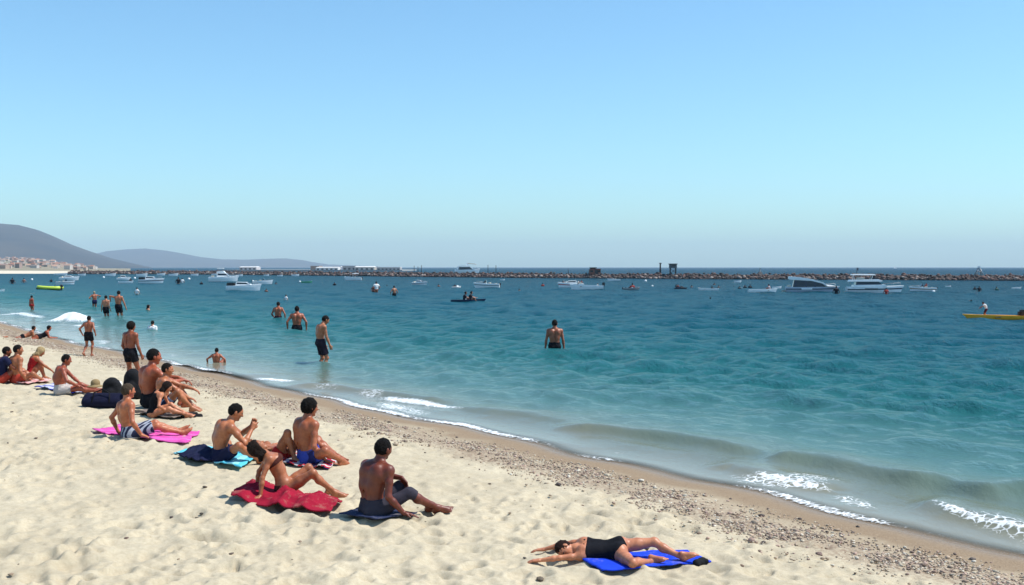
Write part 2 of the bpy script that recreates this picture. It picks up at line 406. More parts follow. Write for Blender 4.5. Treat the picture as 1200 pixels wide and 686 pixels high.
# ------------------------------------------------------------------ rocks
def rock_proto(n, seed, sub=1, flatz=.65):
    bm = bmesh.new(); bmesh.ops.create_icosphere(bm, subdivisions=sub, radius=1)
    V = np.array([v.co for v in bm.verts]); F_ = np.array([[v.index for v in f.verts] for f in bm.faces]); bm.free()
    out = []
    g_ = np.random.default_rng(seed)
    for _ in range(n):
        W = V * (1 + g_.uniform(-.28, .28, (len(V), 1))) * g_.uniform(.65, 1.2, 3) * np.array([1, 1, flatz])
        out.append(W)
    return out, F_
def scatter_rocks(name, pos, size, cols, m_, seed, sub=1, flatz=.65, parent=None):
    protos, F_ = rock_proto(14, seed, sub, flatz); g_ = np.random.default_rng(seed + 1)
    nv = len(protos[0]); Vs, Fs, Cs = [], [], []
    for i, (p, sz) in enumerate(zip(pos, size)):
        W = protos[g_.integers(14)]; a = g_.uniform(0, 6.28); c_, s_ = math.cos(a), math.sin(a)
        tl = g_.normal(0, .25)
        W = W @ np.array([[c_, -s_, 0], [s_, c_, 0], [0, 0, 1]]) @ np.array([[1, 0, 0], [0, math.cos(tl), -math.sin(tl)], [0, math.sin(tl), math.cos(tl)]])
        Vs.append(W * sz + p); Fs.append(F_ + i * nv); Cs.append(np.tile(cols[i], (nv, 1)))
    ob = link_mesh(name, np.concatenate(Vs), np.concatenate(Fs), m_, parent, smooth=False)
    set_col(ob, 'tint', np.concatenate(Cs)); return ob
def tint_mat(name, rough=.85, var=.25, scale=20.):
    m = NT(name); a = m.attr('tint'); n = m.noise(scale, 4, .65, m.obj())
    hs = m.n('ShaderNodeHueSaturation'); m.l(a.outputs['Color'], hs.inputs['Color']); m.l(m.mapr(n, .3, .7, 1 - var, 1 + var), hs.inputs['Value'])
    m.l(hs.outputs[0], m.b.inputs['Base Color']); m.b.inputs['Roughness'].default_value = rough; m.bump(n, .4, .02); return m.m
PEB = tint_mat('pebble', .75, .2, 60)
pal = np.array([[.42, .30, .21], [.50, .37, .27], [.33, .22, .16], [.55, .45, .34], [.20, .13, .10], [.46, .30, .24], [.62, .54, .45], [.12, .085, .07]])
g_ = np.random.default_rng(12)
pos, size, cols = [], [], []
nP = 80000
ss = -6 + 62 * g_.random(nP) ** 1.7
dd = 1.35 + .40 * g_.normal(0, 1, nP) + .12 * np.sin(ss * .8)
Wn = O0 + ss[:, None] * U + (dd + np.interp(ss, _sd[:, 0], _sd[:, 1]))[:, None] * N
cl = vnoise(Wn[:, 0] * 1.7, Wn[:, 1] * 1.7, 77); cl2 = vnoise(Wn[:, 0] * .5, Wn[:, 1] * .5, 79)
kp = (g_.random(nP) < np.clip(2.2 * (cl - .30) + .25 + .7 * (cl2 - .4), .10, 1)) & (dd > .55)
Wn = Wn[kp]; zz = gz_arr(Wn[:, 0], Wn[:, 1]); n = len(Wn)
size = np.clip(g_.lognormal(math.log(.0095), .45, n), .006, .045); pos = np.c_[Wn, zz + size * .25]
cols = pal[g_.choice(8, n, p=[.2, .2, .15, .15, .08, .12, .06, .04])] * g_.uniform(.7, 1.2, (n, 1)) * np.array([.92, .95, .92])
peb = scatter_rocks('pebbles', pos, size, cols, PEB, 4, 1, .6)
tag(peb, 'band of brown and pink pebbles and shell bits along the wet sand', 'pebbles', kind='stuff')
# scraps of weed and shell strewn over the dry sand
n = 900
ss = -8 + 50 * g_.random(n) ** 1.5; dd = 2.2 + 9 * g_.random(n) ** 1.3
Wn = O0 + ss[:, None] * U + dd[:, None] * N; zz = gz_arr(Wn[:, 0], Wn[:, 1]); size = np.clip(g_.lognormal(math.log(.014), .5, n), .007, .04)
cols = np.array([[.09, .06, .04], [.16, .10, .065], [.28, .2, .13], [.05, .04, .03]])[g_.integers(0, 4, n)]
scr = scatter_rocks('debris', np.c_[Wn, zz + .004], size, cols, PEB, 9, 1, .35)
tag(scr, 'small dark scraps of weed and shell strewn over dry sand', 'debris', kind='stuff')
ROCKS = [(148, 632, 6, (.10, .055, .04), 'dark brown lump of rock on bare sand, far lower left of the beach'),
         (570, 493, 4, (.03, .03, .03), 'small black stone on wet sand just below the breaking wavelet'),
         (467, 488, 4, (.04, .035, .03), 'small black stone on smooth wet sand behind the seated man'),
         (692, 651, 1, (.1, .07, .05), ''), (633, 680, 8, (.12, .09, .06), 'grey brown stone in front of the sleeping woman by the lower frame edge'),
         (751, 564, 7, (.62, .57, .48), 'pale cream shell stone, largest light one in the pebble band'),
         (654, 569, 6, (.05, .035, .03), 'black stone on the landward edge of the pebble band'),
         (969, 624, 5, (.04, .03, .03), 'black stone on wet sand at the right, above the reddish pebbles'),
         (1005, 618, 4, (.045, .035, .03), 'small black flat stone nearest the swash on the right'),
         (879, 655, 6, (.13, .08, .05), 'flat brown weed clump on dry sand right of the blue towel'),
         (622, 579, 4, (.05, .04, .03), ''), (765, 636, 4, (.05, .08, .04), 'small green scrap of weed on sand behind the sleeping woman'),
         (375, 605, 4, (.09, .06, .05), 'dark pebble on sand just beyond the red cloth edge'),
         (201, 607, 4, (.07, .05, .04), 'small dark stone left of the red cloth on open sand'),
         (240, 571, 4, (.08, .06, .045), 'small dark stone between pink towel and red cloth'),
         (1030, 655, 7, (.09, .05, .04), 'dark reddish rock on the pebble band at the right'),
         (960, 650, 6, (.16, .10, .08), 'brown rock on the pebble band right of centre')]
for (px, py, wpx, c, lab) in ROCKS:
    if not lab: continue
    X, Y, Z = on_sand(px, py); rr = wpx / 2 * Y / F_PX
    ob = scatter_rocks('stone', [(0, 0, rr * .25)], [rr * 1.15], [np.array(c)], PEB, int(px), 2, .6)
    ob.location = (X, Y, Z); tag(ob, lab, 'stone')

# ------------------------------------------------------------------ breakwater
BW = [(1420, 331.5), (1200, 329.6), (1000, 328.4), (800, 327.4), (600, 326), (470, 324.6), (400, 323.6), (300, 322.6), (240, 322), (160, 321.6), (78, 321.3)]
BWW = np.array([flat(*p) for p in BW])
seg = np.hypot(*(BWW[1:] - BWW[:-1]).T); cum = np.r_[0, np.cumsum(seg)]
def bw_at(t):
    return np.stack([np.interp(t, cum, BWW[:, 0]), np.interp(t, cum, BWW[:, 1])], -1)
def bw_nrm(t):
    d = bw_at(t + 1) - bw_at(t - 1); d /= np.linalg.norm(d, axis=-1, keepdims=True) + 1e-9
    return np.stack([-d[..., 1], d[..., 0]], -1)
BWH = 1.3
bw_root = empty('breakwater', (*bw_at(np.array(cum[3])), 0)); bl = np.array(bw_root.location)
tag(bw_root, 'long low breakwater of brown boulders crossing the bay', 'breakwater')
ts = np.linspace(0, cum[-1], 160); c_ = bw_at(ts); nn = bw_nrm(ts)
if (nn[5] @ c_[5]) > 0: SG = 1
else: SG = -1
nn = nn * SG                                     # away from the viewer
V = []
for off_, h_ in ((0, -1.5), (0.2, .15), (2.0, BWH * .8), (4.5, BWH * .8), (6.5, -1.5)):
    V.append(np.c_[c_ + nn * off_, np.full(len(c_), h_)])
V = np.concatenate(V) - bl; n = len(ts)
F_ = np.concatenate([np.stack([np.arange(n - 1) + j * n, np.arange(n - 1) + 1 + j * n, np.arange(n - 1) + 1 + (j + 1) * n, np.arange(n - 1) + (j + 1) * n], -1) for j in range(4)])
link_mesh('core', V, F_, mat('dark_rock', (.06, .045, .04), .95, .3, 1.2), bw_root, smooth=False)
ROCK = tint_mat('boulder_rock', .9, .22, 2.2)
def bw_rocks(n, seed):
    q = np.random.default_rng(seed); t = q.uniform(0, cum[-1], n); row = q.random(n)
    o_ = .1 + 2.6 * row; h_ = np.clip(.15 + row * (BWH - .25), 0, BWH) + q.normal(0, .1, n)
    P = np.c_[bw_at(t) + bw_nrm(t) * SG * o_[:, None], h_]
    far = np.clip(np.hypot(P[:, 0], P[:, 1]) / 260, .8, 2)
    sz = np.clip(q.lognormal(math.log(.33), .3, n), .18, .6) * far ** .4
    pale = np.array([[.36, .28, .24], [.27, .19, .16], [.42, .35, .31], [.22, .14, .12]])[q.integers(0, 4, n)]
    dark = np.array([[.10, .065, .055], [.07, .055, .05], [.16, .09, .075], [.05, .045, .045]])[q.integers(0, 4, n)]
    wet = np.array([.05, .045, .04])
    cc = np.where((q.random(n) < np.clip(.85 - row * 1.6, .02, .5))[:, None], pale, dark)
    cc = cc * .72
    cc = np.where(((row < .05) & (q.random(n) < .6))[:, None], wet, cc)
    return P - bl, sz, cc
P, sz, cc = bw_rocks(5000, 5)
scatter_rocks('boulder_rubble', P, sz, cc, ROCK, 21, 1, .75, bw_root)['kind'] = 'stuff'
P, sz, cc = bw_rocks(900, 6); dist_ = np.hypot(P[:, 0] + bl[0], P[:, 1] + bl[1]); vis = (np.abs((P[:, 0] + bl[0]) / (P[:, 1] + bl[1])) < .46)
order = np.argsort(np.where(vis, dist_, 1e9))[:100]
for i in order:
    ob = scatter_rocks('boulder', [(0, 0, 0)], [sz[i] * 1.1], [cc[i]], ROCK, 100 + int(i), 1, .8, bw_root); ob.location = P[i]

# ------------------------------------------------------------------ far coast, hills
def ridge(name, prof, r0, r1, px0, px1, foot_px, m_, seed, rough=.06, nth=150, nr=36):
    """a range of hills whose skyline, seen from the beach, follows prof; it rises from r0 to a crest at r1 and falls again"""
    pxs = np.linspace(px0, px1, nth); sky_y = np.interp(pxs, [p[0] for p in prof], [p[1] for p in prof])
    rs = np.linspace(0, 1, nr); V = []
    for i, q in enumerate(rs):
        rr = r0 + (r1 - r0) * q * 1.5
        x_ = (pxs - 600) / F_PX * rr; y_ = np.full_like(pxs, rr)
        H = np.maximum(CAM_Z + (313.3 - sky_y) / F_PX * r1, -3)
        sh = math.sin(min(q * 1.5, 1) * math.pi / 2) ** 1.1 if q <= 2 / 3 else math.cos((q - 2 / 3) * 3 * math.pi / 2) ** .7 if q < 1 else 0
        n_ = fbm(x_ * .0016, y_ * .0016, seed, 4) * 2
        V.append(np.c_[x_, y_, H * sh * (1 + rough * n_ * (1 - .6 * (abs(q - .667) < .05))) + (-3 if q in (0, 1) else 0)])
    V = np.concatenate(V); i = np.arange(nr - 1)[:, None] * nth + np.arange(nth - 1)[None]
    F_ = np.stack([i, i + 1, i + nth + 1, i + nth], -1).reshape(-1, 4)
    return tag(link_mesh(name, V, F_, m_), kind='structure')
m = NT('hill_scrub'); o = m.obj()
m.l(m.mix(m.mapr(m.noise(.004, 6, .65, o), .35, .65), (.022, .032, .045, 1), (.06, .056, .056, 1)), m.b.inputs['Base Color']); m.b.inputs['Roughness'].default_value = 1
HILL = m.m
ridge('hills', [(-500, 285), (-300, 270), (-100, 261), (0, 263), (22, 265), (45, 271), (65, 279), (85, 288), (105, 295), (130, 303), (165, 311), (190, 316)], 3200, 5000, -520, 195, 318, HILL, 4)
ridge('hills', [(60, 312), (90, 303), (110, 298), (125, 294.5), (145, 292.5), (170, 291.5), (195, 294), (215, 297.5), (235, 301.5), (260, 304), (290, 304.5), (310, 303.5), (335, 303), (355, 305), (375, 309), (400, 316)], 8200, 9800, 55, 405, 318, HILL, 9)
ridge('hills', [(230, 316), (260, 308), (290, 305), (330, 303.5), (350, 305), (385, 310), (430, 312), (470, 316)], 9000, 10400, 225, 475, 318, HILL, 15)
# the shelving town shore at the left
COAST = [(-420, 303), (-200, 302), (0, 304), (30, 305), (60, 308), (85, 311.5), (112, 314.5), (150, 316.5)]
def coast_z(x_, y_):
    px = 600 + x_ / y_ * F_PX; hy = np.interp(px, [p[0] for p in COAST], [p[1] for p in COAST])
    top = CAM_Z + (313.3 - hy) / F_PX * 2300
    q = np.clip((y_ - 470) / (2300 - 470), 0, 1)
    fl = np.clip((170 - px) / 60, 0, 1)
    return -.3 + fl * (1.1 * np.clip((y_ - 470) / 25, 0, 1)) + np.maximum(top, 0) * q ** 1.25
rs = np.concatenate([np.linspace(455, 520, 14), np.linspace(540, 2500, 44)]); pxs = np.linspace(-430, 175, 110)
V = np.concatenate([np.c_[(pxs - 600) / F_PX * q, np.full(110, q), coast_z((pxs - 600) / F_PX * q, np.full(110, q))] for q in rs]); V[-110:, 2] = -2
i = np.arange(len(rs) - 1)[:, None] * 110 + np.arange(109)[None]; F_ = np.stack([i, i + 1, i + 111, i + 110], -1).reshape(-1, 4)
m = NT('coast_ground'); o = m.obj(); sx = m.n('ShaderNodeSeparateXYZ'); m.l(o, sx.inputs[0])
gcol = m.mix(m.mapr(m.noise(.03, 5, .6, o), .35, .65), (.12, .12, .07, 1), (.36, .29, .2, 1))
m.l(m.mix(m.mapr(sx.outputs[1], 520, 560), (.62, .54, .41, 1), gcol), m.b.inputs['Base Color']); m.b.inputs['Roughness'].default_value = 1
tag(link_mesh('terrain', V, F_, m.m), kind='structure')
# houses of the town: pitched boxes, each its own object
hw = [mat('house_wall', c, .9, .1, .5) for c in ((.44, .37, .32), (.38, .27, .23), (.5, .46, .42), (.28, .22, .2), (.4, .31, .25))]
roofm = [mat('house_roof', c, .9, .15, .5) for c in ((.33, .15, .10), (.25, .17, .14), (.40, .24, .17))]
def house_mesh(w_, d_, h_, rh):
    V = [(-w_, -d_, -2), (w_, -d_, -2), (w_, d_, -2), (-w_, d_, -2), (-w_, -d_, h_), (w_, -d_, h_), (w_, d_, h_), (-w_, d_, h_), (-w_ * 1.06, 0, h_ + rh), (w_ * 1.06, 0, h_ + rh)]
    F_ = [(0, 1, 5, 4), (1, 2, 6, 5), (2, 3, 7, 6), (3, 0, 4, 7), (4, 7, 8), (5, 9, 6), (4, 5, 9, 8), (7, 8, 9, 6)]
    return V, F_, [0, 0, 0, 0, 0, 0, 1, 1]
g_ = np.random.default_rng(44); hp = []
base_h = []
for i in range(8):
    V, F_, mi = house_mesh(g_.uniform(3, 6), g_.uniform(3, 4.5), g_.uniform(3, 6.5), g_.uniform(1, 2))
    ob = link_mesh('house', V, F_, [hw[i % 5], roofm[i % 3]], smooth=False, mi=mi); base_h.append(ob)
cnt = 0
while cnt < 230:
    px = g_.uniform(-45, 112); q = 640 + 1650 * g_.random() ** .9
    if g_.random() < max(0, (px - 60) / 70): continue
    x_ = (px - 600) / F_PX * q
    ob = base_h[cnt] if cnt < 8 else base_h[g_.integers(8)].copy()
    if cnt >= 8: COL.objects.link(ob)
    ob.location = (x_, q, float(coast_z(np.array(x_), np.array(q))) ); ob.rotation_euler = (0, 0, g_.uniform(-.6, .6))
    sc_ = g_.uniform(.38, .75) * (q / 1500) ** .6; ob.scale = (sc_, sc_, sc_)
    tag(ob, 'small pale house of the hazy hillside town across the bay', 'house', 'houses of the town across the bay'); cnt += 1
# haze
hz = NT('haze'); hz.t.nodes.remove(hz.b)
pv = hz.n('ShaderNodeVolumePrincipled'); pv.inputs['Color'].default_value = (.70, .87, 1.0, 1); pv.inputs['Density'].default_value = HAZE_DENSITY
pv.inputs['Anisotropy'].default_value = .0
hz.l(pv.outputs[0], hz.out.inputs['Volume'])
bm = bmesh.new(); bmesh.ops.create_cube(bm, size=1)
for v in bm.verts: v.co = ((v.co.x) * 27000, v.co.y * 27000, 0 if False else (v.co.z + .5) * 300 - 4.2)
haze = link_bm('haze', bm, hz.m); tag(haze, kind='stuff')
# ------------------------------------------------------------------ bodies: a smooth-blended distance field, meshed as one skin
def V3(*a): return np.array(a if len(a) > 1 else a[0], dtype=float)
def nrm(v): v = V3(v); return v / (np.linalg.norm(v) + 1e-9)
class Field:
    def __init__(s): s.p = []
    def cone(s, a, b, ra, rb=None, k=.03, cut=None, tag=''):
        s.p.append(('c', V3(a), V3(b), ra, ra if rb is None else rb, k, cut or [], tag))
    def ball(s, c, r, k=.03, cut=None, tag=''): s.cone(c, V3(c) + V3(0, 0, 1e-4), r, r, k, cut, tag)
    def ell(s, c, M, r, k=.02, cut=None, tag=''): s.p.append(('e', V3(c), np.array(M), V3(r), 0, k, cut or [], tag))
    def sub(s, a, b, ra, rb, k=.015): s.p.append(('s', V3(a), V3(b), ra, rb, k, [], ''))
    def bounds(s):
        lo = V3(9, 9, 9); hi = -lo
        for q in s.p:
            if q[0] == 's': continue
            if q[0] == 'e': a = b = q[1]; r = max(q[3])
            else: a, b, r = q[1], q[2], max(q[3], q[4])
            lo = np.minimum(lo, np.minimum(a, b) - r - .02); hi = np.maximum(hi, np.maximum(a, b) + r + .02)
        return lo, hi
    def mesh(s, h, noise=0., nscale=40., clip=None):
        lo, hi = s.bounds(); lo = lo - 2 * h; n = np.ceil((hi - lo) / h).astype(int) + 3
        G = np.full(n, .25, np.float32); ax = [lo[i] + h * np.arange(n[i]) for i in range(3)]
        for typ, a, b, ra, rb, k, cut, _ in s.p:
            if typ == 'e': r = max(ra); p0, p1 = a - r, a + r
            else: r = max(ra, rb); p0, p1 = np.minimum(a, b) - r, np.maximum(a, b) + r
            mg = k * 1.1 + 2.5 * h
            i0 = np.maximum(((p0 - mg - lo) / h).astype(int), 0); i1 = np.minimum(((p1 + mg - lo) / h).astype(int) + 2, n)
            if (i1 <= i0).any(): continue
            X, Y, Z = np.meshgrid(*[ax[i][i0[i]:i1[i]].astype(np.float32) for i in range(3)], indexing='ij')
            if typ == 'e':
                q = [(X - a[0]) * b[j][0] + (Y - a[1]) * b[j][1] + (Z - a[2]) * b[j][2] for j in range(3)]
                k0 = np.sqrt(sum((q[j] / ra[j]) ** 2 for j in range(3))); k1 = np.sqrt(sum((q[j] / ra[j] ** 2) ** 2 for j in range(3))) + 1e-6
                d = k0 * (k0 - 1) / k1
            else:
                ba = b - a; L = np.linalg.norm(ba) + 1e-9
                t = np.clip(((X - a[0]) * ba[0] + (Y - a[1]) * ba[1] + (Z - a[2]) * ba[2]) / (L * L), 0, 1)
                d = np.sqrt((X - a[0] - t * ba[0]) ** 2 + (Y - a[1] - t * ba[1]) ** 2 + (Z - a[2] - t * ba[2]) ** 2) - (ra + (rb - ra) * t)
            for (c, nn_) in cut: d = np.maximum(d, (X - c[0]) * nn_[0] + (Y - c[1]) * nn_[1] + (Z - c[2]) * nn_[2])
            sl = G[i0[0]:i1[0], i0[1]:i1[1], i0[2]:i1[2]]
            if typ == 's':
                g2 = -d; hh = np.maximum(k - np.abs(sl - g2), 0) / k; sl[...] = np.maximum(sl, g2) + hh * hh * k * .25
            else:
                hh = np.maximum(k - np.abs(sl - d), 0) / k; sl[...] = np.minimum(sl, d) - hh * hh * k * .25
        if clip or noise:
            X, Y, Z = np.meshgrid(*[q.astype(np.float32) for q in ax], indexing='ij')
            for c, nn_ in clip or []: G = np.maximum(G, (X - c[0]) * nn_[0] + (Y - c[1]) * nn_[1] + (Z - c[2]) * nn_[2])
            if noise: G = G + noise * (np.sin(X * nscale + 2 * np.sin(Z * nscale * .7)) * np.sin(Y * nscale * 1.1 + 1) * np.sin(Z * nscale * .9 + 2 * np.sin(X * nscale * .5)))
        return nets(G, lo, h)
_E = [(0, 1), (2, 3), (4, 5), (6, 7), (0, 2), (1, 3), (4, 6), (5, 7), (0, 4), (1, 5), (2, 6), (3, 7)]
_C = [(i >> 2 & 1, i >> 1 & 1, i & 1) for i in range(8)]
def nets(G, lo, h):
    S = G < 0; n = np.array(G.shape) - 1
    cnt = np.zeros(n, np.int8)
    for c in _C: cnt += S[c[0]:c[0] + n[0], c[1]:c[1] + n[1], c[2]:c[2] + n[2]]
    act = (cnt > 0) & (cnt < 8); idx = np.argwhere(act)
    vals = np.stack([G[idx[:, 0] + c[0], idx[:, 1] + c[1], idx[:, 2] + c[2]] for c in _C], 1)
    acc = np.zeros((len(idx), 3)); w_ = np.zeros(len(idx))
    for a, b in _E:
        fa, fb = vals[:, a], vals[:, b]; m_ = (fa < 0) != (fb < 0)
        t = np.where(m_, fa / np.where(m_, fa - fb, 1), 0)
        p = np.array(_C[a])[None] + t[:, None] * (np.array(_C[b]) - np.array(_C[a]))[None]
        acc += p * m_[:, None]; w_ += m_
    P = lo + h * (idx + acc / w_[:, None])
    ids = np.full(n, -1, np.int64); ids[tuple(idx.T)] = np.arange(len(idx))
    Fs = []
    for ax_ in range(3):
        u, v = [(1, 2), (2, 0), (0, 1)][ax_]
        sl0 = [slice(1, n[i]) for i in range(3)]; sl0[ax_] = slice(0, n[ax_])
        sl1 = list(sl0); sl1[ax_] = slice(1, n[ax_] + 1)
        A = S[tuple(sl0)]; B = S[tuple(sl1)]; ch = np.argwhere(A != B); fl = A[tuple(ch.T)]
        base = ch + np.array([1 if i != ax_ else 0 for i in range(3)])
        def cell(du, dv):
            q = base.copy(); q[:, u] -= du; q[:, v] -= dv; return ids[tuple(q.T)]
        q = np.stack([cell(1, 1), cell(0, 1), cell(0, 0), cell(1, 0)], 1)
        q[~fl] = q[~fl][:, ::-1]; Fs.append(q)
    return P, np.concatenate(Fs)
def ik(a, t, l1, l2, hint):
    a, t = V3(a), V3(t); d = t - a; L = np.linalg.norm(d)
    if L > (l1 + l2) * .995: t = a + d / L * (l1 + l2) * .995; d = t - a; L = np.linalg.norm(d)
    if L < abs(l1 - l2) + .02: L = abs(l1 - l2) + .02
    u = d / np.linalg.norm(d); q = (l1 * l1 + L * L - l2 * l2) / (2 * L); hh = math.sqrt(max(l1 * l1 - q * q, 0))
    p = V3(hint) - u * np.dot(hint, u); return a + u * q + nrm(p) * hh, t
def rotz(v, deg): c, s = math.cos(R(deg)), math.sin(R(deg)); return V3(v[0] * c - v[1] * s, v[0] * s + v[1] * c, v[2])

def build_person(pose, skin, h=.01, hair=('short', (.02, .014, .01)), clothes=(), female=False, detail=True, build=1.0):
    """returns the top-level body object, standing in its own coordinates: x right, y forward, z up, 1.75 m tall"""
    g = pose.get
    P = V3(g('pel', (0, 0, .93))); rp = rotz((1, 0, 0), g('pyaw', 0)); rp = nrm(rp + V3(0, 0, g('proll', 0)))
    sp = nrm(g('spine', (0, 0, 1))); bend = g('bend', 0.02)
    Nk = P + sp * .51
    rc = rotz(rp, g('chyaw', 0)); rc = nrm(rc - sp * np.dot(rc, sp)); rp = nrm(rp - sp * np.dot(rp, sp) * .6)
    fp = nrm(np.cross(sp, rp)); fc = nrm(np.cross(sp, rc))
    M = (P + Nk) / 2 - fp * bend; C = M * .45 + Nk * .55 - fc * bend * .4
    uc = nrm(Nk - M); fc = nrm(np.cross(uc, rc)); ul = nrm(M - P)
    fat = build
    w_ = .92 if female else 1.0
    sw = .16 if female else .188
    Sh = {+1: Nk - uc * .055 + rc * sw + V3(g('shR', (0, 0, 0))), -1: Nk - uc * .055 - rc * sw + V3(g('shL', (0, 0, 0)))}
    Hp = {+1: P + rp * .088 - ul * .03, -1: P - rp * .088 - ul * .03}
    B = Field()
    hipr, wr, cr = (.112, .082, .098) if female else (.105, .094 * fat, .108)
    B.cone(P - rp * .07, P + rp * .07, hipr, k=.05, tag='hip')
    B.cone(M - rc * .055 * w_, M + rc * .055 * w_, wr, k=.06, tag='waist')
    B.cone(C - rc * .078 * w_, C + rc * .078 * w_, cr, k=.06, tag='chest')
    for s_ in (1, -1):
        B.cone(P + rp * .06 * s_, M + rc * .05 * s_, hipr * .94, wr, k=.05, tag='low')
        B.cone(M + rc * .05 * s_, C + rc * .08 * s_, wr, cr * .97, k=.05, tag='mid')
        B.cone(C + rc * .09 * s_ + fc * .0, Nk - uc * .075 + rc * .115 * s_, cr * .8, .066, k=.05, tag='up')
        B.cone(Nk + uc * .025 + rc * .02 * s_ - fc * .01, Sh[s_] - uc * .0 - rc * .02 * s_, .042, .046, k=.045, tag='trap')
        B.ball(P + rp * .075 * s_ - fp * .05 - ul * .035, .088 if female else .08, k=.04, tag='hip')
        if female: B.ball(C + rc * .07 * s_ + fc * .075 - uc * .01, .058, k=.035, tag='bust')
        else: B.ball(C + rc * .075 * s_ + fc * .045 + uc * .05, .068, k=.05, tag='chest')
        B.ball(C + rc * .085 * s_ - fc * .055 + uc * .05, .058, k=.04, tag='up')            # shoulder blade
    if fat > 1: B.ball(M + fp * .045 - ul * .02, .1 * fat, k=.06, tag='waist')
    # head
    hu = nrm(g('head', uc)); hf = V3(g('face', fc)); hf = nrm(hf - hu * np.dot(hf, hu)); hr = np.cross(hf, hu)
    Hc = Nk + hu * .158 + uc * .012 + hf * .018
    B.cone(Nk - uc * .02, Hc - hu * .06 - hf * .02, .06 if not female else .05, .053 if not female else .045, k=.04, tag='neck')
    Hm = (hr, hf, hu)
    B.ell(Hc, Hm, (.079, .100, .103), k=.02, tag='skull')
    B.cone(Hc + hf * .025 - hu * .05, Hc + hf * .062 - hu * .098, .052, .026, k=.03, tag='jaw')
    if detail:
        for s_ in (1, -1):
            B.sub(Hc + hr * .03 * s_ + hf * .098 + hu * .004, Hc + hr * .032 * s_ + hf * .1 + hu * .004, .014, .014, k=.018)
            B.cone(Hc + hr * .012 * s_ + hf * .088 + hu * .02, Hc + hr * .045 * s_ + hf * .076 + hu * .02, .008, .006, k=.012)
            B.ell(Hc + hr * .082 * s_ - hf * .005 - hu * .012, Hm, (.01, .02, .032), k=.008)
            B.cone(Hc + hr * .04 * s_ + hf * .065 - hu * .025, Hc + hr * .05 * s_ + hf * .04 - hu * .03, .018, .016, k=.025)
            B.ball(Hc + hr * .009 * s_ + hf * .1 - hu * .034, .008, k=.008)
        B.cone(Hc + hf * .088 + hu * .008, Hc + hf * .112 - hu * .03, .008, .011, k=.012)
        B.cone(Hc + hf * .086 - hu * .062 - hr * .014, Hc + hf * .086 - hu * .062 + hr * .014, .008, .008, k=.008)
        if not female: B.sub(P - fp * .115 + ul * .1, Nk - fc * .10 - uc * .1, .012, .012, k=.03)
    # arms and hands
    la, lf = (.275, .245) if female else (.295, .26); ar = .86 if female else 1.0
    wrist, elb = {}, {}
    for s_, key in ((1, 'RA'), (-1, 'LA')):
        spec = pose.get(key) or ((Sh[s_] + V3(.1 * s_, .02, -.53)), (0, -1, 0))
        E, W = ik(Sh[s_], spec[0], la, lf, spec[1]); elb[s_], wrist[s_] = E, W
        B.ball(Sh[s_] - uc * .005 + rc * .0 * s_, .062 * ar, k=.05)
        md = Sh[s_] * .55 + E * .45
        B.cone(Sh[s_], md, .052 * ar, .047 * ar, k=.03); B.cone(md, E, .047 * ar, .036 * ar, k=.02)
        m2 = E * .7 + W * .3
        B.cone(E, m2, .037 * ar, .04 * ar, k=.02); B.cone(m2, W, .04 * ar, .026 * ar, k=.02)
        fd = nrm(spec[2]) if len(spec) > 2 and spec[2] is not None else nrm(W - E)
        pn = nrm(spec[3]) if len(spec) > 3 and spec[3] is not None else nrm(-rc * s_ * .8 + fc * .2)
        curl = spec[4] if len(spec) > 4 else .35
        pn = nrm(pn - fd * np.dot(pn, fd)); sd_ = np.cross(fd, pn)
        th_ = nrm(fc * .8 + uc * .4); ts_ = 1 if np.dot(sd_, th_) > 0 else -1
        if len(spec) > 5: ts_ = spec[5]
        if not detail:
            B.cone(W, W + fd * .13, .03, .022, k=.02); continue
        for i in range(4):
            q = (i - 1.5) * -ts_                                     # index finger lies on the thumb's side
            kb = W + fd * (.088 - .004 * abs(i - 1)) + sd_ * q * .0195
            B.cone(W + sd_ * q * .011 + fd * .008, kb, .0185, .0135, k=.012)
            ln = (.92, 1.0, .94, .76)[i]; d1 = nrm(fd + sd_ * q * .09); p = kb; ang = curl
            for sl_, rr in ((.043, .0092), (.027, .0084), (.021, .0075)):
                dd_ = d1 * math.cos(ang) + pn * math.sin(ang); p2 = p + dd_ * sl_ * ln
                B.cone(p, p2, rr, rr * .92, k=.004); p = p2; ang += curl * .9
        t0 = W + fd * .025 + sd_ * ts_ * .024; t1 = t0 + nrm(fd * .75 + sd_ * ts_ * .75 + pn * .35) * .045; t2 = t1 + nrm(fd + sd_ * ts_ * .3 + pn * .35) * .032
        B.cone(W + fd * .01 + sd_ * ts_ * .01, t0, .019, .016, k=.012); B.cone(t0, t1, .0145, .0115, k=.008); B.cone(t1, t2, .0112, .0085, k=.005)
    # legs and feet
    lt, ls = .43, .42; lr = 1.04 if female else 1.0
    knee, ank = {}, {}
    for s_, key in ((1, 'RL'), (-1, 'LL')):
        spec = pose.get(key) or ((.1 * s_, 0, .085), (0, 1, 0))
        K, A = ik(Hp[s_], spec[0], lt, ls, spec[1]); knee[s_], ank[s_] = K, A
        md = Hp[s_] * .5 + K * .5
        B.cone(Hp[s_], md, .09 * lr, .073 * lr, k=.04, tag='thigh'); B.cone(md, K, .073 * lr, .052, k=.03)
        B.ball(K, .053, k=.03)
        sh_ = nrm(A - K); bk = -nrm(spec[1] - sh_ * np.dot(V3(spec[1]), sh_)) if np.linalg.norm(spec[1]) else V3(0, -1, 0)
        cm = K + (A - K) * .32 + bk * .016
        B.cone(K, cm, .046, .054, k=.03); B.cone(cm, K * .2 + A * .8, .054, .033, k=.03); B.cone(K * .2 + A * .8, A, .034, .034, k=.02)
        td = nrm(spec[2]) if len(spec) > 2 else V3(0, 1, 0)
        sn = -sh_; sn = nrm(sn - td * np.dot(sn, td))
        if len(spec) > 3: sn = nrm(V3(spec[3]) - td * np.dot(V3(spec[3]), td))
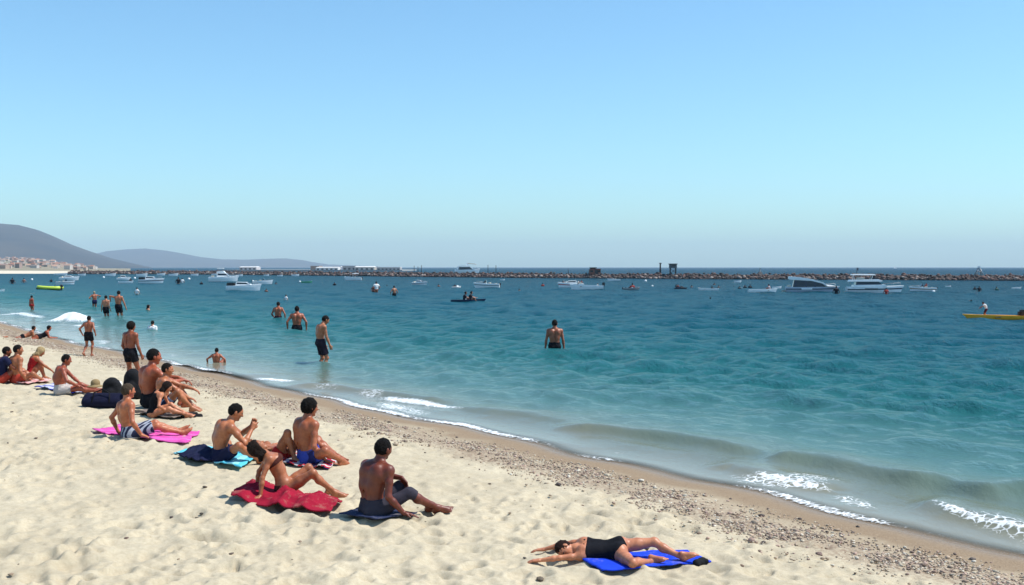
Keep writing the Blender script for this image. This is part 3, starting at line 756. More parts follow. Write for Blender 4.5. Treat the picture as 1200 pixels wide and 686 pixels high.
        sx_ = np.cross(td, sn)
        B.cone(A, A - sn * .05 - td * .035, .036, .033, k=.02)
        B.cone(A - sn * .01 + td * .02, A - sn * .055 + td * .125, .038, .026, k=.02)
        B.cone(A - sn * .05 - td * .03, A - sn * .06 + td * .12 + sx_ * .02 * s_, .028, .024, k=.02)
        B.cone(A - sn * .05, A - sn * .06 + td * .12 - sx_ * .022 * s_, .026, .024, k=.02)
        if detail:
            for i in range(5):
                q = (i - 2) * .0165 * s_
                b0 = A - sn * .062 + td * .125 + sx_ * q; B.cone(b0, b0 + td * (.05 - .006 * i) - sn * .004, .0125 if i == 0 else .0098, .0105 if i == 0 else .0085, k=.005)
    Vb, Fb = B.mesh(h)
    body = link_mesh('person', Vb, Fb, skin_mat(skin))
    J = dict(P=P, M=M, C=C, Nk=Nk, Hc=Hc, hu=hu, hf=hf, hr=hr, ul=ul, uc=uc, fp=fp, fc=fc, rp=rp, rc=rc, Hp=Hp, knee=knee, ank=ank, Sh=Sh, elb=elb, wrist=wrist)
    hh = min(h, .012) if detail else h
    # hair
    if hair and hair[0] != 'none':
        st, hc = hair[0], hair[1]; Hf = Field(); th_ = {'short': .008, 'bushy': .027, 'long': .02, 'bun': .016, 'cap': .016, 'bob': .026}[st]
        front = (Hc + hf * .068 + hu * .04, nrm(hf * .85 - hu * .5)); nape = (Hc - hu * (.07 if st == 'short' else .085), -hu)
        if st == 'bushy': front = (Hc + hf * .07 + hu * .035, nrm(hf * .85 - hu * .5))
        Hf.ell(Hc - hf * .017 + hu * .012, Hm, (.079 + th_ * .75, .100 + th_ * .75, .103 + th_ * .8), k=.01, cut=[front, nape])
        for s_ in (1, -1): Hf.cone(Hc + hr * .068 * s_ + hf * .012 + hu * .01, Hc + hr * .069 * s_ + hf * .018 - hu * .022, .016, .01, k=.01)
        if st in ('long', 'bob'):
            Ln = .3 if st == 'long' else .12
            for s_ in (1, 0, -1):
                Hf.cone(Hc - hf * .055 + hr * .04 * s_ + hu * .01, Hc - hf * .06 + hr * .06 * s_ - hu * .1, .055, .05, k=.03)
                Hf.cone(Hc - hf * .06 + hr * .06 * s_ - hu * .1, Nk - fc * .11 + rc * .06 * s_ - uc * (Ln - .12), .05, .028, k=.03)
                if s_: Hf.cone(Hc + hr * .075 * s_ + hf * .02 + hu * .02, Hc + hr * .07 * s_ - hf * .0 - hu * .13, .024, .02, k=.03)
        if st == 'bun': Hf.ball(Hc - hf * .105 + hu * .05, .045, k=.02)
        Vh, Fh = Hf.mesh(hh, noise=.006 if st != 'bushy' else .009, nscale=95 if st != 'bushy' else 90)
        m_ = mat('hair', tuple(c * .7 for c in hc) if st != 'bob' else hc, .75, .5, 90, bump=.9, spec=.12)
        link_mesh('cap' if st == 'cap' else 'hair', Vh, Fh, m_, body)
        if st == 'cap':
            Hb = Field(); Hb.ell(Hc + hf * .1 + hu * .03, (hr, nrm(hf - hu * .25), nrm(hu + hf * .25)), (.07, .075, .012), k=.01); a_, b_ = Hb.mesh(hh)
            link_mesh('cap_peak', a_, b_, m_, body)
    if detail:
        for s_ in (1, -1):
            E_ = Field(); E_.ball(Hc + hr * .0305 * s_ + hf * .083 + hu * .004, .0125); a_, b_ = E_.mesh(.005)
            link_mesh('eye', a_, b_, mat('eye_dark', (.05, .035, .03), .25, .2, 100), body)
        E_ = Field(); E_.cone(Hc + hf * .089 - hu * .062 - hr * .018, Hc + hf * .089 - hu * .062 + hr * .018, .0062); a_, b_ = E_.mesh(.004)
        link_mesh('lips', a_, b_, mat('lip', tuple(c * q for c, q in zip(skin, (.75, .5, .5))), .45, .1, 50), body)
    # clothes
    for cl in clothes:
        kind, cm = cl[0], cl[1]; Q = Field(); clip = []
        if kind == 'shorts':
            fr = cl[2] if len(cl) > 2 else .55; loose = cl[3] if len(cl) > 3 else .02
            wc = [(P + ul * .115, ul)]
            Q.cone(P - rp * .07, P + rp * .07, hipr + .012, k=.04, cut=wc)
            for s_ in (1, -1):
                Q.cone(P + rp * .06 * s_, M + rc * .05 * s_, hipr * .94 + .013, wr + .012, k=.04, cut=wc)
                Q.ball(P + rp * .075 * s_ - fp * .05 - ul * .035, .08 + .014, k=.04)
                K, H0 = knee[s_], Hp[s_]
                if fr <= 1:
                    e = H0 + (K - H0) * fr; d_ = nrm(K - H0); e2 = H0 + (K - H0) * (fr + .15)
                    Q.cone(H0, e2, .09 * lr + .014, .078 - .02 * fr + loose, k=.035, cut=[(e, d_)])
                else:
                    A = ank[s_]; Q.cone(H0, K, .09 + .012, .056 + loose * .6, k=.035); e = K + (A - K) * (fr - 1); d_ = nrm(A - K)
                    Q.cone(K, K + (A - K) * (fr - .9), .056 + loose * .6, .052 + loose * .6, k=.03, cut=[(e, d_)])
            nm = 'shorts'; ns = .0035
        elif kind == 'trunks':
            wc = [(P + ul * .07, ul)]
            Q.cone(P - rp * .07, P + rp * .07, hipr + .008, k=.04, cut=wc)
            for s_ in (1, -1):
                K, H0 = knee[s_], Hp[s_]; d_ = nrm(K - H0); e = H0 + d_ * .07
                Q.ball(P + rp * .075 * s_ - fp * .05 - ul * .035, (.088 if female else .08) + .008, k=.04, cut=wc)
                Q.cone(H0, H0 + d_ * .2, .09 * lr + .009, .085 * lr + .009, k=.03, cut=[(e, nrm(d_ * .8 + rp * s_ * -.5))])
            nm = 'swim_trunks'; ns = .001
        elif kind in ('bikini_bottom',):
            wc = [(P + ul * .045, ul)]
            cuts = wc + [(P + rp * .05 * s_ - ul * .03, nrm(rp * s_ * .8 - ul * .7)) for s_ in (1, -1)]
            Q.p = [(q[0], q[1], q[2], q[3] + .008, q[4] + .008, q[5], cuts, '') for q in B.p if q[0] == 'c' and q[7] in ('hip', 'low', 'waist', 'thigh')]
            nm = 'bikini_bottom'; ns = 0
        elif kind == 'bikini_top':
            Q.p = [(q[0], q[1], q[2], q[3] + .008, q[4] + .008, q[5], [(C + uc * .0, uc), (C - uc * .03, -uc)], '') for q in B.p if q[0] == 'c' and q[7] in ('chest', 'mid', 'up', 'waist')]
            ct = [(C + uc * .05, uc), (C - uc * .05, -uc)]
            for s_ in (1, -1): Q.ball(C + rc * .07 * s_ + fc * .075 - uc * .01, .066, k=.02, cut=ct)
            nm = 'bikini_top'; ns = 0
        elif kind == 'swimsuit':
            top = [(C + uc * (.055 if len(cl) < 3 else cl[2]), uc)]; wc = []
            Q.cone(P - rp * .07, P + rp * .07, hipr + .009, k=.05)
            Q.cone(M - rc * .055 * w_, M + rc * .055 * w_, wr + .01, k=.06); Q.cone(C - rc * .078 * w_, C + rc * .078 * w_, cr + .009, k=.05, cut=top)
            for s_ in (1, -1):
                Q.cone(P + rp * .06 * s_, M + rc * .05 * s_, hipr * .94 + .01, wr + .01, k=.05)
                Q.cone(M + rc * .05 * s_, C + rc * .08 * s_, wr + .01, cr * .97 + .009, k=.05, cut=top)
                Q.ball(P + rp * .07 * s_ - fp * .05 - ul * .035, .096, k=.04); Q.ball(C + rc * .07 * s_ + fc * .075 - uc * .01, .066, k=.03, cut=top)
                K, H0 = knee[s_], Hp[s_]; clip.append((H0 + rp * .0 * s_ - ul * .03, nrm(rp * s_ * .55 - ul * .85)))
                Q.cone(C + rc * .075 * s_ + fc * .08 + uc * .03, Sh[s_] - rc * .07 * s_ + uc * .05, .012, .012, k=.01); Q.cone(Sh[s_] - rc * .07 * s_ + uc * .05, C + rc * .05 * s_ - fc * .11 + uc * .03, .012, .012, k=.01)
            nm = 'swimsuit'; ns = .001
        elif kind == 'shirt':
            Q.cone(M - rc * .055, M + rc * .055, wr + .018, k=.06); Q.cone(C - rc * .078, C + rc * .078, cr + .014, k=.06)
            wc = [(P + ul * .02, -ul)]
            for s_ in (1, -1):
                Q.cone(P + rp * .06 * s_, M + rc * .05 * s_, hipr + .016, wr + .02, k=.05, cut=wc); Q.cone(M + rc * .05 * s_, C + rc * .08 * s_, wr + .018, cr + .013, k=.05)
                Q.cone(C + rc * .09 * s_, Nk - uc * .07 + rc * .115 * s_, cr * .8 + .014, .078, k=.05); Q.cone(Nk + rc * .05 * s_, Sh[s_], .055, .062, k=.04)
                d_ = nrm(elb[s_] - Sh[s_]); Q.cone(Sh[s_], Sh[s_] + d_ * .3, .074, .068, k=.03, cut=[(Sh[s_] + d_ * .17, d_)])
            nm = 'shirt'; ns = .003
        a_, b_ = Q.mesh(hh, noise=ns, nscale=38, clip=clip)
        if len(a_): link_mesh(nm, a_, b_, cm, body)
    body['top'] = float(max(Vb[:, 2].max(), Hc[2] + .11)); body['J'] = 0
    return body, J
def place(body, x, y, z, heading, s):
    body.location = (x, y, z); body.rotation_euler = (0, 0, R(-heading)); body.scale = (s, s, s)
    for k_ in ('top', 'J'):
        if k_ in body: del body[k_]
def sand_person(pose, px, py, ytop, heading, label, skin, sink=.0, smax=None, **kw):
    body, J = build_person(pose, skin, **kw); top = body['top']
    x, y, z = on_sand(px, py); s = (z_at(ytop, y) - z + sink) / top
    if smax: s = min(s, smax)
    place(body, x, y, z - sink, heading, s); tag(body, label, 'person')
    print('PERSON', label[:40], 'scale %.2f' % s, 'at %.1f %.1f' % (x, y)); return body, J, s
def wader(pose, px, ywater, ytop, hw, heading, label, skin, cat='person', **kw):
    body, J = build_person(pose, skin, **kw); top = body['top']
    x, y = flat(px, ywater, 0.0); s = z_at(ytop, y) / (top - hw)
    place(body, x, y, -hw * s, heading, s); tag(body, label, cat)
    print('WADER', label[:40], 'scale %.2f' % s, 'y %.1f' % y); return body
# ------------------------------------------------------------------ boats and things on the water
WHITE = mat('white_gelcoat', (.86, .86, .84), .3, .05, 2); NAVYH = mat('navy_hull', (.012, .02, .055), .25, .1, 2); GLASS = mat('tinted_glass', (.012, .02, .03), .08, .1, 3)
GREYM = mat('grey_metal', (.30, .31, .32), .4, .1, 6, .6); BLACKM = mat('black_rubber', (.014, .014, .016), .6, .2, 6); TEAK = mat('teak', (.28, .15, .07), .6, .2, 5)
CREAM = mat('cream_vinyl', (.62, .56, .46), .6, .08, 4); YEL = mat('yellow_hull', (.85, .38, .02), .35, .08, 3); LIME = mat('lime_tube', (.55, .66, .07), .45, .08, 3)
REDP = mat('red_paint', (.45, .04, .03), .5, .1, 4); CREAMT = mat('pale_tube', (.72, .70, .52), .5, .08, 3); BLUEH = mat('blue_hull', (.02, .06, .2), .3, .1, 3); GREENP = mat('green_paint', (.08, .36, .2), .5, .1, 4)
def hull(name, L, Bm, H, mats, parent, open_=False, stripe=True, fine=2.2, sheer=.3, n=15, tr=.85, inner=.5):
    xs = np.linspace(-L / 2, L / 2, n); V, mi, F_ = [], [], []
    for x_ in xs:
        t = (x_ + L / 2) / L; b = Bm / 2 * (tr + (1 - tr) * min(t / .4, 1)) * (1 - max(0, (t - .4) / .6) ** fine) + .015
        h_ = H * (1 + sheer * t * t); kz = -.25 * H + .45 * H * max(0, (t - .75) / .25) ** 2; rake = .10 * L * max(0, (t - .7) / .3) ** 1.6
        ring = [(x_, 0, kz), (x_ + rake * .35, b * .72, .10 * H + kz * .2), (x_ + rake * .6, b * .93, h_ * .55), (x_ + rake * .75, b * .98, h_ * .72), (x_ + rake, b, h_)]
        if open_ and .06 < t < .86: ring += [(x_ + rake, b * .86, h_), (x_ + rake * .7, b * .78, h_ * inner), (x_ + rake * .7, 0, h_ * inner)]
        else: ring += [(x_ + rake, b * .86, h_ + .005), (x_ + rake, b * .5, h_ + .03 * H), (x_ + rake, 0, h_ + .05 * H)]
        V += ring
    k = 8; V = np.array(V); Vm = V * [1, -1, 1]
    for i in range(n - 1):
        for j in range(k - 1):
            a = i * k + j; F_.append((a, a + 1, a + k + 1, a + k)); mi.append(1 if stripe and j == 2 else 2 if j >= 5 else 0)
    F_.append(tuple(range(k))); mi.append(0)
    nb = len(V); F2 = [tuple(reversed([q + nb for q in f])) for f in F_]
    bm = bmesh.new(); vs_ = [bm.verts.new(v) for v in np.r_[V, Vm]]
    for f, m_ in zip(F_ + F2, mi + mi):
        fa = bm.faces.new([vs_[q] for q in f]); fa.material_index = m_
    bmesh.ops.remove_doubles(bm, verts=bm.verts[:], dist=.002)
    return link_bm(name, bm, list(mats), parent, smooth=False)
def prism(name, prof, w0, w1, m_, parent, z0=None, z1=None, bev=.0):
    """a side profile (x, z) given width; width runs from w0 at the profile's foot to w1 at its top"""
    zs = [p[1] for p in prof]; a, b = min(zs), max(zs); bm = bmesh.new(); L_, R_ = [], []
    for x_, z_ in prof:
        w_ = w0 + (w1 - w0) * (z_ - a) / (b - a + 1e-6); L_.append(bm.verts.new((x_, w_ / 2, z_))); R_.append(bm.verts.new((x_, -w_ / 2, z_)))
    n = len(prof); bm.faces.new(L_); bm.faces.new(list(reversed(R_)))
    for i in range(n): bm.faces.new((L_[i], R_[i], R_[(i + 1) % n], L_[(i + 1) % n]))
    bmesh.ops.recalc_face_normals(bm, faces=bm.faces[:])
    if bev: bmesh.ops.bevel(bm, geom=[e for e in bm.edges], offset=bev, segments=2, affect='EDGES', clamp_overlap=True)
    return link_bm(name, bm, m_, parent)
def boxm(name, c, s_, m_, parent, bev=.02, rot=0):
    bm = bmesh.new(); bmesh.ops.create_cube(bm, size=1)
    for v in bm.verts: v.co = Vector((v.co.x * s_[0], v.co.y * s_[1], v.co.z * s_[2]))
    if bev: bmesh.ops.bevel(bm, geom=bm.edges[:], offset=min(bev, min(s_) * .3), segments=2, affect='EDGES')
    bmesh.ops.rotate(bm, verts=bm.verts[:], cent=(0, 0, 0), matrix=Matrix.Rotation(rot, 3, 'Y')); bmesh.ops.translate(bm, verts=bm.verts[:], vec=c)
    return link_bm(name, bm, m_, parent)
def tube(name, paths, r_, m_, parent, seg=6):
    bm = bmesh.new()
    for path in paths:
        prev = None
        P_ = [Vector(p) for p in path]
        for i, p in enumerate(P_):
            d = (P_[min(i + 1, len(P_) - 1)] - P_[max(i - 1, 0)]).normalized(); u_ = d.orthogonal().normalized(); v_ = d.cross(u_)
            rr = float(r_(i / (len(P_) - 1)) if callable(r_) else r_)
            ring = [bm.verts.new(p + rr * (math.cos(a) * u_ + math.sin(a) * v_)) for a in [6.2832 * q / seg for q in range(seg)]]
            if prev:
                best = min(range(seg), key=lambda s_: (prev[0].co - ring[s_].co).length); ring = ring[best:] + ring[:best]
                for q in range(seg): bm.faces.new((prev[q], prev[(q + 1) % seg], ring[(q + 1) % seg], ring[q]))
            else: bm.faces.new(list(reversed(ring)))
            prev = ring
        bm.faces.new(prev)
    return link_bm(name, bm, m_, parent, smooth=True)
def afloat(name, px0, px1, pyw, L, label, cat, rz=0, group=None):
    """an empty for a craft of nominal length L, on the water between px0 and px1; rz about the vertical (0 = bow to the right)"""
    x, y = flat((px0 + px1) / 2, pyw, 0); wid = (px1 - px0) / F_PX * y
    s = wid / (L * abs(math.cos(rz)) + .3 * L * abs(math.sin(rz)))
    o = empty(name, (x, y, 0), rz, s); o.scale[2] = s * (1.22 if name in ('speedboat', 'cabin_boat', 'rowing_boat') else 1.0); tag(o, label, cat, group); return o
def outboard(p, x_, z_): 
    q = prism('outboard_motor', [(x_ - .28, z_ + .15), (x_ + .02, z_ + .15), (x_ + .06, z_ + .5), (x_ - .2, z_ + .58), (x_ - .34, z_ + .42)], .3, .26, BLACKM, p, bev=.03)
    boxm('leg', (x_ - .12, 0, z_ - .12), (.12, .1, .62), BLACKM, q, .02)
def rail(p, pts, h_, r_=.018):
    top = [(a, b, c + h_) for a, b, c in pts]; tube('rail', [top] + [[q, w_] for q, w_ in zip(pts, top)], r_, GREYM, p)
def speedboat(px0, px1, pyw, label, rz=0, hm=WHITE, sm=None, seat=CREAM, top=None, wind=True, motor=True):
    L = 5.6; p = afloat('speedboat', px0, px1, pyw, L, label, 'speedboat', rz)
    hull('hull', L, 2.1, .85, [hm, sm or hm, WHITE], p, open_=True)
    boxm('seat', (-1.9, 0, .68), (.5, 1.5, .5), seat, p, .06); boxm('seat', (-.5, .45, .75), (.5, .5, .75), seat, p, .06); boxm('seat', (-.5, -.45, .75), (.5, .5, .75), seat, p, .06)
    prism('console', [(.2, .5), (.9, .5), (.85, 1.05), (.35, 1.15)], 1.5, 1.3, WHITE, p, bev=.03)
    if wind: prism('windscreen', [(.25, 1.1), (1.0, 1.0), (.45, 1.55), (.38, 1.55)], 1.55, 1.2, GLASS, p)
    if motor: outboard(p, -L / 2, .45)
    if top:
        prism('canopy', [(-1.6, 1.95), (.4, 1.95), (.3, 2.08), (-.6, 2.14), (-1.5, 2.06)], 1.7, 1.5, top, p, bev=.02)
        tube('canopy_frame', [[(-1.3, s_ * .8, .8), (-1.4, s_ * .8, 1.96)] for s_ in (1, -1)] + [[(.2, s_ * .8, 1.0), (.2, s_ * .8, 1.96)] for s_ in (1, -1)], .025, GREYM, p)
    else: rail(p, [(1.2, .85, .98), (2.0, .6, 1.02), (2.6, .2, 1.06)], .25); rail(p, [(1.2, -.85, .98), (2.0, -.6, 1.02), (2.6, -.2, 1.06)], .25)
    return p
def cabin_boat(px0, px1, pyw, label, rz=0, hm=WHITE, stripe=None, tall=1.0, fly=False, dark_stern=False):
    L = 8.0; p = afloat('cabin_boat', px0, px1, pyw, L, label, 'motor boat', rz)
    hull('hull', L, 2.8, 1.15, [hm, stripe or hm, WHITE], p)
    t = tall
    c = prism('cabin', [(-1.6, 1.15), (2.3, 1.32), (1.1, 1.15 + 1.0 * t), (-1.5, 1.15 + 1.05 * t)], 2.2, 1.8, WHITE, p, bev=.05)
    for s_ in (1, -1):
        bm = bmesh.new(); q = [(-1.3, 1.15 + .45 * t), (1.65, 1.15 + .42 * t), (1.05, 1.15 + .85 * t), (-1.3, 1.15 + .9 * t)]
        w_ = lambda z_: (2.2 - .4 * (z_ - 1.15) / (1.05 * t)) / 2 + .012
        A = [bm.verts.new((x_, s_ * w_(z_), z_)) for x_, z_ in q]; Bq = [bm.verts.new((x_, s_ * (w_(z_) - .06), z_)) for x_, z_ in q]
        bm.faces.new(A); bm.faces.new(Bq[::-1])
        for i in range(4): bm.faces.new((A[i], A[(i + 1) % 4], Bq[(i + 1) % 4], Bq[i]))
        link_bm('window', bm, GLASS, p)
    prism('windscreen', [(2.15, 1.15 + .24 * t), (2.2, 1.15 + .28 * t), (1.22, 1.15 + .95 * t), (1.15, 1.15 + .92 * t)], 1.9, 1.5, GLASS, p)
    if fly:
        prism('flybridge', [(-1.7, 1.15 + 1.06 * t), (.9, 1.15 + 1.02 * t), (.4, 1.15 + 1.5 * t), (-1.6, 1.15 + 1.4 * t)], 1.7, 1.6, WHITE, p, bev=.05)
        prism('canopy', [(-1.6, 3.25), (.3, 3.25), (.2, 3.36), (-1.5, 3.36)], 1.6, 1.5, WHITE, p, bev=.02)
        tube('canopy_frame', [[(-1.4, s_ * .7, 1.2 + 1.3 * t), (-1.45, s_ * .7, 3.26)] for s_ in (1, -1)] + [[(.1, s_ * .7, 1.2 + 1.3 * t), (.15, s_ * .7, 3.26)] for s_ in (1, -1)], .03, GREYM, p)
    if dark_stern: boxm('cockpit_cover', (-2.9, 0, 1.35), (1.9, 2.3, .9), BLACKM, p, .15)
    else: boxm('seat', (-2.9, 0, 1.35), (.7, 2.0, .45), CREAM, p, .08)
    for s_ in (1, -1): rail(p, [(1.6, s_ * 1.12, 1.28), (2.7, s_ * .82, 1.36), (3.7, s_ * .3, 1.46)], .45, .025)
    tube('mast', [[(-1.2, 0, 1.15 + t), (-1.3, 0, 1.15 + t + 1.6)]], .025, GREYM, p)
    return p
def open_boat(px0, px1, pyw, label, rz=0, hm=WHITE, H=.55, Bm=1.4, name='rowing_boat', cat='boat', inner=.45, bench=True):
    L = 4.2; p = afloat(name, px0, px1, pyw, L, label, cat, rz); hull('hull', L, Bm, H, [hm, hm, hm], p, open_=True, stripe=False, inner=inner)
    if bench:
        for x_ in (-1.1, .1, 1.0): boxm('bench', (x_, 0, H * .78), (.25, Bm * .8, .05), TEAK, p, .01)
    return p
def jetski(px0, px1, pyw, label, rz=0, hm=WHITE, sm=BLACKM):
    L = 3.0; p = afloat('jet_ski', px0, px1, pyw, L, label, 'jet ski', rz); hull('hull', L, 1.1, .5, [hm, sm, hm], p)
    prism('seat', [(-1.2, .5), (.2, .5), (.1, .8), (-.2, .78), (-1.1, .86)], .5, .36, sm, p, bev=.05)
    prism('cowl', [(.1, .5), (1.25, .55), (.5, .98), (.15, 1.0)], .8, .4, hm, p, bev=.05); tube('handlebar', [[(.2, -.4, 1.08), (.28, 0, 1.04), (.2, .4, 1.08)]], .03, BLACKM, p)
    return p
def board(px0, px1, pyw, label, m_=WHITE, rz=0):
    p = afloat('paddle_board', px0, px1, pyw, 3.2, label, 'paddle board', rz)
    hull('deck', 3.2, .8, .13, [m_, m_, m_], p, stripe=False, sheer=.6); prism('fin', [(-1.4, -.02), (-1.15, -.02), (-1.35, -.25)], .03, .03, BLACKM, p); boxm('grip_pad', (-.2, 0, .155), (1.0, .5, .02), GREYM, p, .005); return p
def rider(parent_boat, lx, lz, label, skin, clothes, pose=None, s=1.0, heading=90):
    """a person carried by a craft, standing on the water's scene as a thing of their own"""
    body, J = build_person(pose or dict(pel=(0, 0, .13), spine=(0, .05, 1), bend=.04, RL=((.12, .5, .08), (.2, 0, 1)), LL=((-.12, .5, .08), (-.2, 0, 1)), RA=((.12, .45, .4), (.7, 0, -.5)), LA=((-.12, .45, .4), (-.7, 0, -.5))),
                           skin, h=.028, detail=False, hair=('short', (.012, .01, .01)), clothes=clothes)
    k = parent_boat.scale[0]; rz = parent_boat.rotation_euler[2]; b = parent_boat.location
    place(body, b[0] + lx * k * math.cos(rz), b[1] + lx * k * math.sin(rz), lz * parent_boat.scale[2], heading, s * k); tag(body, label, 'person'); return body
SHIRTW = cloth_mat('white_shirt', (.75, .74, .72)); SHIRTD = cloth_mat('dark_shirt', (.02, .022, .03)); SHIRTR = cloth_mat('red_shirt', (.35, .05, .04))

# --- right of the picture
p = afloat('motor_yacht', 920, 978, 343, 11, 'cabin cruiser with a long sweeping white roof and dark blue hull, bow to the right', 'motor yacht', R(-10))
hull('hull', 11, 3.3, 1.25, [mat('silver_hull', (.50, .55, .62), .3, .05, 2), NAVYH, WHITE], p, tr=.9, sheer=.12)
prism('bow_deck', [(2.2, 1.38), (5.9, 1.46), (4.8, 1.70), (2.4, 1.95)], 2.2, 1.2, WHITE, p, bev=.05)
prism('cabin', [(-3.9, 1.3), (3.4, 1.45), (1.8, 2.55), (-3.6, 2.9)], 2.6, 2.3, GLASS, p, bev=.04)
prism('roof', [(-4.9, 3.2), (-4.6, 2.95), (0, 2.74), (2.6, 2.1), (3.7, 1.5), (3.9, 1.55), (2.9, 2.3), (.6, 3.05), (-2.0, 3.5), (-4.7, 3.75)], 2.75, 2.5, WHITE, p, bev=.04)
for x_ in (-3.3, -1.0, 1.0): prism('window_post', [(x_, 1.32), (x_ + .22, 1.32), (x_ + .05, 2.85), (x_ - .12, 2.85)], 2.66, 2.36, NAVYH, p)
boxm('swim_platform', (-5.8, 0, .35), (.9, 2.8, .14), TEAK, p, .03); boxm('cockpit_seat', (-4.7, 0, 1.5), (.8, 2.4, .5), CREAM, p, .08)
for s_ in (1, -1):
    boxm('hull_window', (-.8, s_ * 1.6, .9), (2.4, .12, .36), WHITE, p, .03); rail(p, [(2.9, s_ * 1.2, 1.5), (4.4, s_ * .85, 1.56), (5.6, s_ * .35, 1.62)], .45, .03)
p = afloat('motor_yacht', 992, 1053, 344, 11, 'white two deck flybridge yacht with pointed bow to the right', 'motor yacht', R(-8))
hull('hull', 11, 3.4, 1.35, [WHITE, NAVYH, WHITE], p, tr=.9, sheer=.25)
prism('cabin', [(-3.9, 1.45), (2.4, 1.55), (1.0, 2.55), (-3.6, 2.55)], 2.8, 2.5, GLASS, p, bev=.03)
prism('lower_cabin', [(-4.3, 1.38), (2.9, 1.48), (2.35, 1.95), (-4.2, 1.85)], 2.9, 2.8, WHITE, p, bev=.05)
prism('upper_deck', [(-5.2, 2.55), (1.6, 2.55), (1.9, 2.72), (1.0, 3.1), (-4.9, 2.95)], 3.0, 2.8, WHITE, p, bev=.05)
prism('flybridge_screen', [(-.3, 3.0), (1.0, 3.05), (.1, 3.5), (-.4, 3.5)], 2.3, 1.9, GLASS, p)
prism('hardtop', [(-4.6, 3.95), (.4, 3.95), (.6, 4.05), (0, 4.2), (-4.4, 4.2)], 2.4, 2.2, WHITE, p, bev=.04)
tube('hardtop_frame', [[(-4.0, s_ * 1.1, 2.95), (-4.2, s_ * 1.05, 3.97)] for s_ in (1, -1)] + [[(-.5, s_ * 1.1, 3.0), (-.1, s_ * 1.05, 3.97)] for s_ in (1, -1)], .06, WHITE, p)
boxm('flybridge_seat', (-2.6, 0, 3.2), (1.6, 1.8, .45), CREAM, p, .08); boxm('swim_platform', (-5.8, 0, .35), (.9, 2.8, .14), TEAK, p, .03)
for s_ in (1, -1): rail(p, [(2.5, s_ * 1.25, 1.6), (4.2, s_ * .95, 1.72), (5.8, s_ * .3, 1.85)], .5, .03); boxm('hull_window', (-.5, s_ * 1.68, .98), (2.8, .1, .26), GLASS, p, .03)
sp = speedboat(1068, 1097, 342.5, 'cream speedboat beyond the flybridge yacht, bow to the left, small in the right distance', R(172), hm=WHITE, sm=TEAK)
rider(sp, -.6, 1.0, 'person in red aboard the cream speedboat at right', (.3, .1, .07), [('shirt', SHIRTR)], heading=-90)
cn = open_boat(1139, 1247, 376.5, 'long yellow canoe at the right frame edge', R(176), hm=YEL, H=.24, Bm=.85, name='canoe', cat='canoe', inner=.6, bench=True)
x_, y_ = flat(1155, 376, 0)
body, J = build_person(stand_pose := dict(pel=(0, -.05, .9), spine=(0, .45, 1), bend=.06, head=(0, .5, 1), face=(0, 1, -.3), RL=((.12, .1, .085), (.1, 1, 0)), LL=((-.12, -.1, .085), (-.1, 1, 0)),
                       RA=((.16, .55, .95), (.6, -.5, 0)), LA=((-.12, .55, 1.1), (-.6, -.5, 0))), (.40, .17, .11), h=.02, detail=False, hair=('short', (.05, .035, .03)),
                       clothes=[('shirt', SHIRTW), ('shorts', cloth_mat('maroon_shorts', (.10, .015, .02)), .8, .02)])
hy = .12 * cn.scale[0]; place(body, x_, y_, hy, -70, (z_at(354, y_) - hy) / body['top']); tag(body, 'paddler in white shirt and maroon shorts standing in the yellow canoe', 'person')
boxm('bag', (0, 0, 0), (.4, .35, .4), BLACKM, None, .1); o_ = bpy.data.objects['bag']; xb, yb = flat(1197.5, 376, 0); o_.location = (xb, yb, .2 * cn.scale[0] + .15); tag(o_, 'small black bag lying in the yellow canoe', 'bag')
ob_ = open_boat(877, 908, 344, 'low white rowing boat left of the dark blue cruiser', R(0), H=.5, Bm=1.2)
rider(ob_, 1.2, .3, 'person in a pale top at the bow of the white rowing boat', (.25, .1, .08), [('shirt', cloth_mat('pale_pink_shirt', (.6, .45, .45)))], heading=-80, s=1.2)
rb = open_boat(820, 842, 341, 'flat white boat riding low, right of the dark jet ski', R(180), H=.42, Bm=1.2)
rider(rb, -.6, .2, 'dark swimmer leaning on the flat white boat', (.12, .07, .06), [('shirt', SHIRTD)], s=1.0)
js = jetski(790, 804, 340, 'dark jet ski with two riders below the breakwater hut', R(5), hm=BLACKM, sm=NAVYH)
rider(js, -.6, .55, 'front rider in red on the dark jet ski', (.3, .13, .1), [('shirt', SHIRTR)], s=1.05); rider(js, -1.1, .55, 'rear rider in black on the dark jet ski', (.15, .08, .07), [('shirt', SHIRTD)], s=1.05)
sb = speedboat(730, 748, 341, 'small grey boat with a white bow, right of the crowded motor boat', R(0), hm=GREYM, seat=BLACKM, wind=False)
cb = cabin_boat(656, 684, 337.5, 'crowded white motor boat with red seats moored off the breakwater', R(180), stripe=REDP, tall=.8)
for i, (lx, lab, sh) in enumerate(((-3.2, 'passenger in red at the stern of the crowded motor boat', SHIRTR), (-2.2, 'passenger in white beside the cabin of the crowded motor boat', SHIRTW), (3.0, 'passenger in dark clothes on the bow of the crowded motor boat', SHIRTD))): rider(cb, lx, 1.2, lab, (.35, .16, .11), [('shirt', sh)], s=1.2)
ob2 = open_boat(671, 707, 340, 'long low white boat with a dark outboard in front of the crowded motor boat', R(180), H=.5, Bm=1.2); outboard(ob2, -2.0, .3)
rider(ob2, 1.4, .25, 'person in black at the bow of the long low white boat', (.2, .1, .08), [('shirt', SHIRTD)], s=.7); rider(ob2, -1.3, .25, 'person in white at the stern of the long low white boat', (.3, .2, .17), [('shirt', SHIRTW)], s=.7)
open_boat(1186, 1196, 339, 'tiny white dinghy near the breakwater at far right', R(0), H=.8, Bm=1.5, name='dinghy', cat='dinghy')
speedboat(713, 727, 330, 'small white boat close under the breakwater right of the hut', R(180), wind=False)
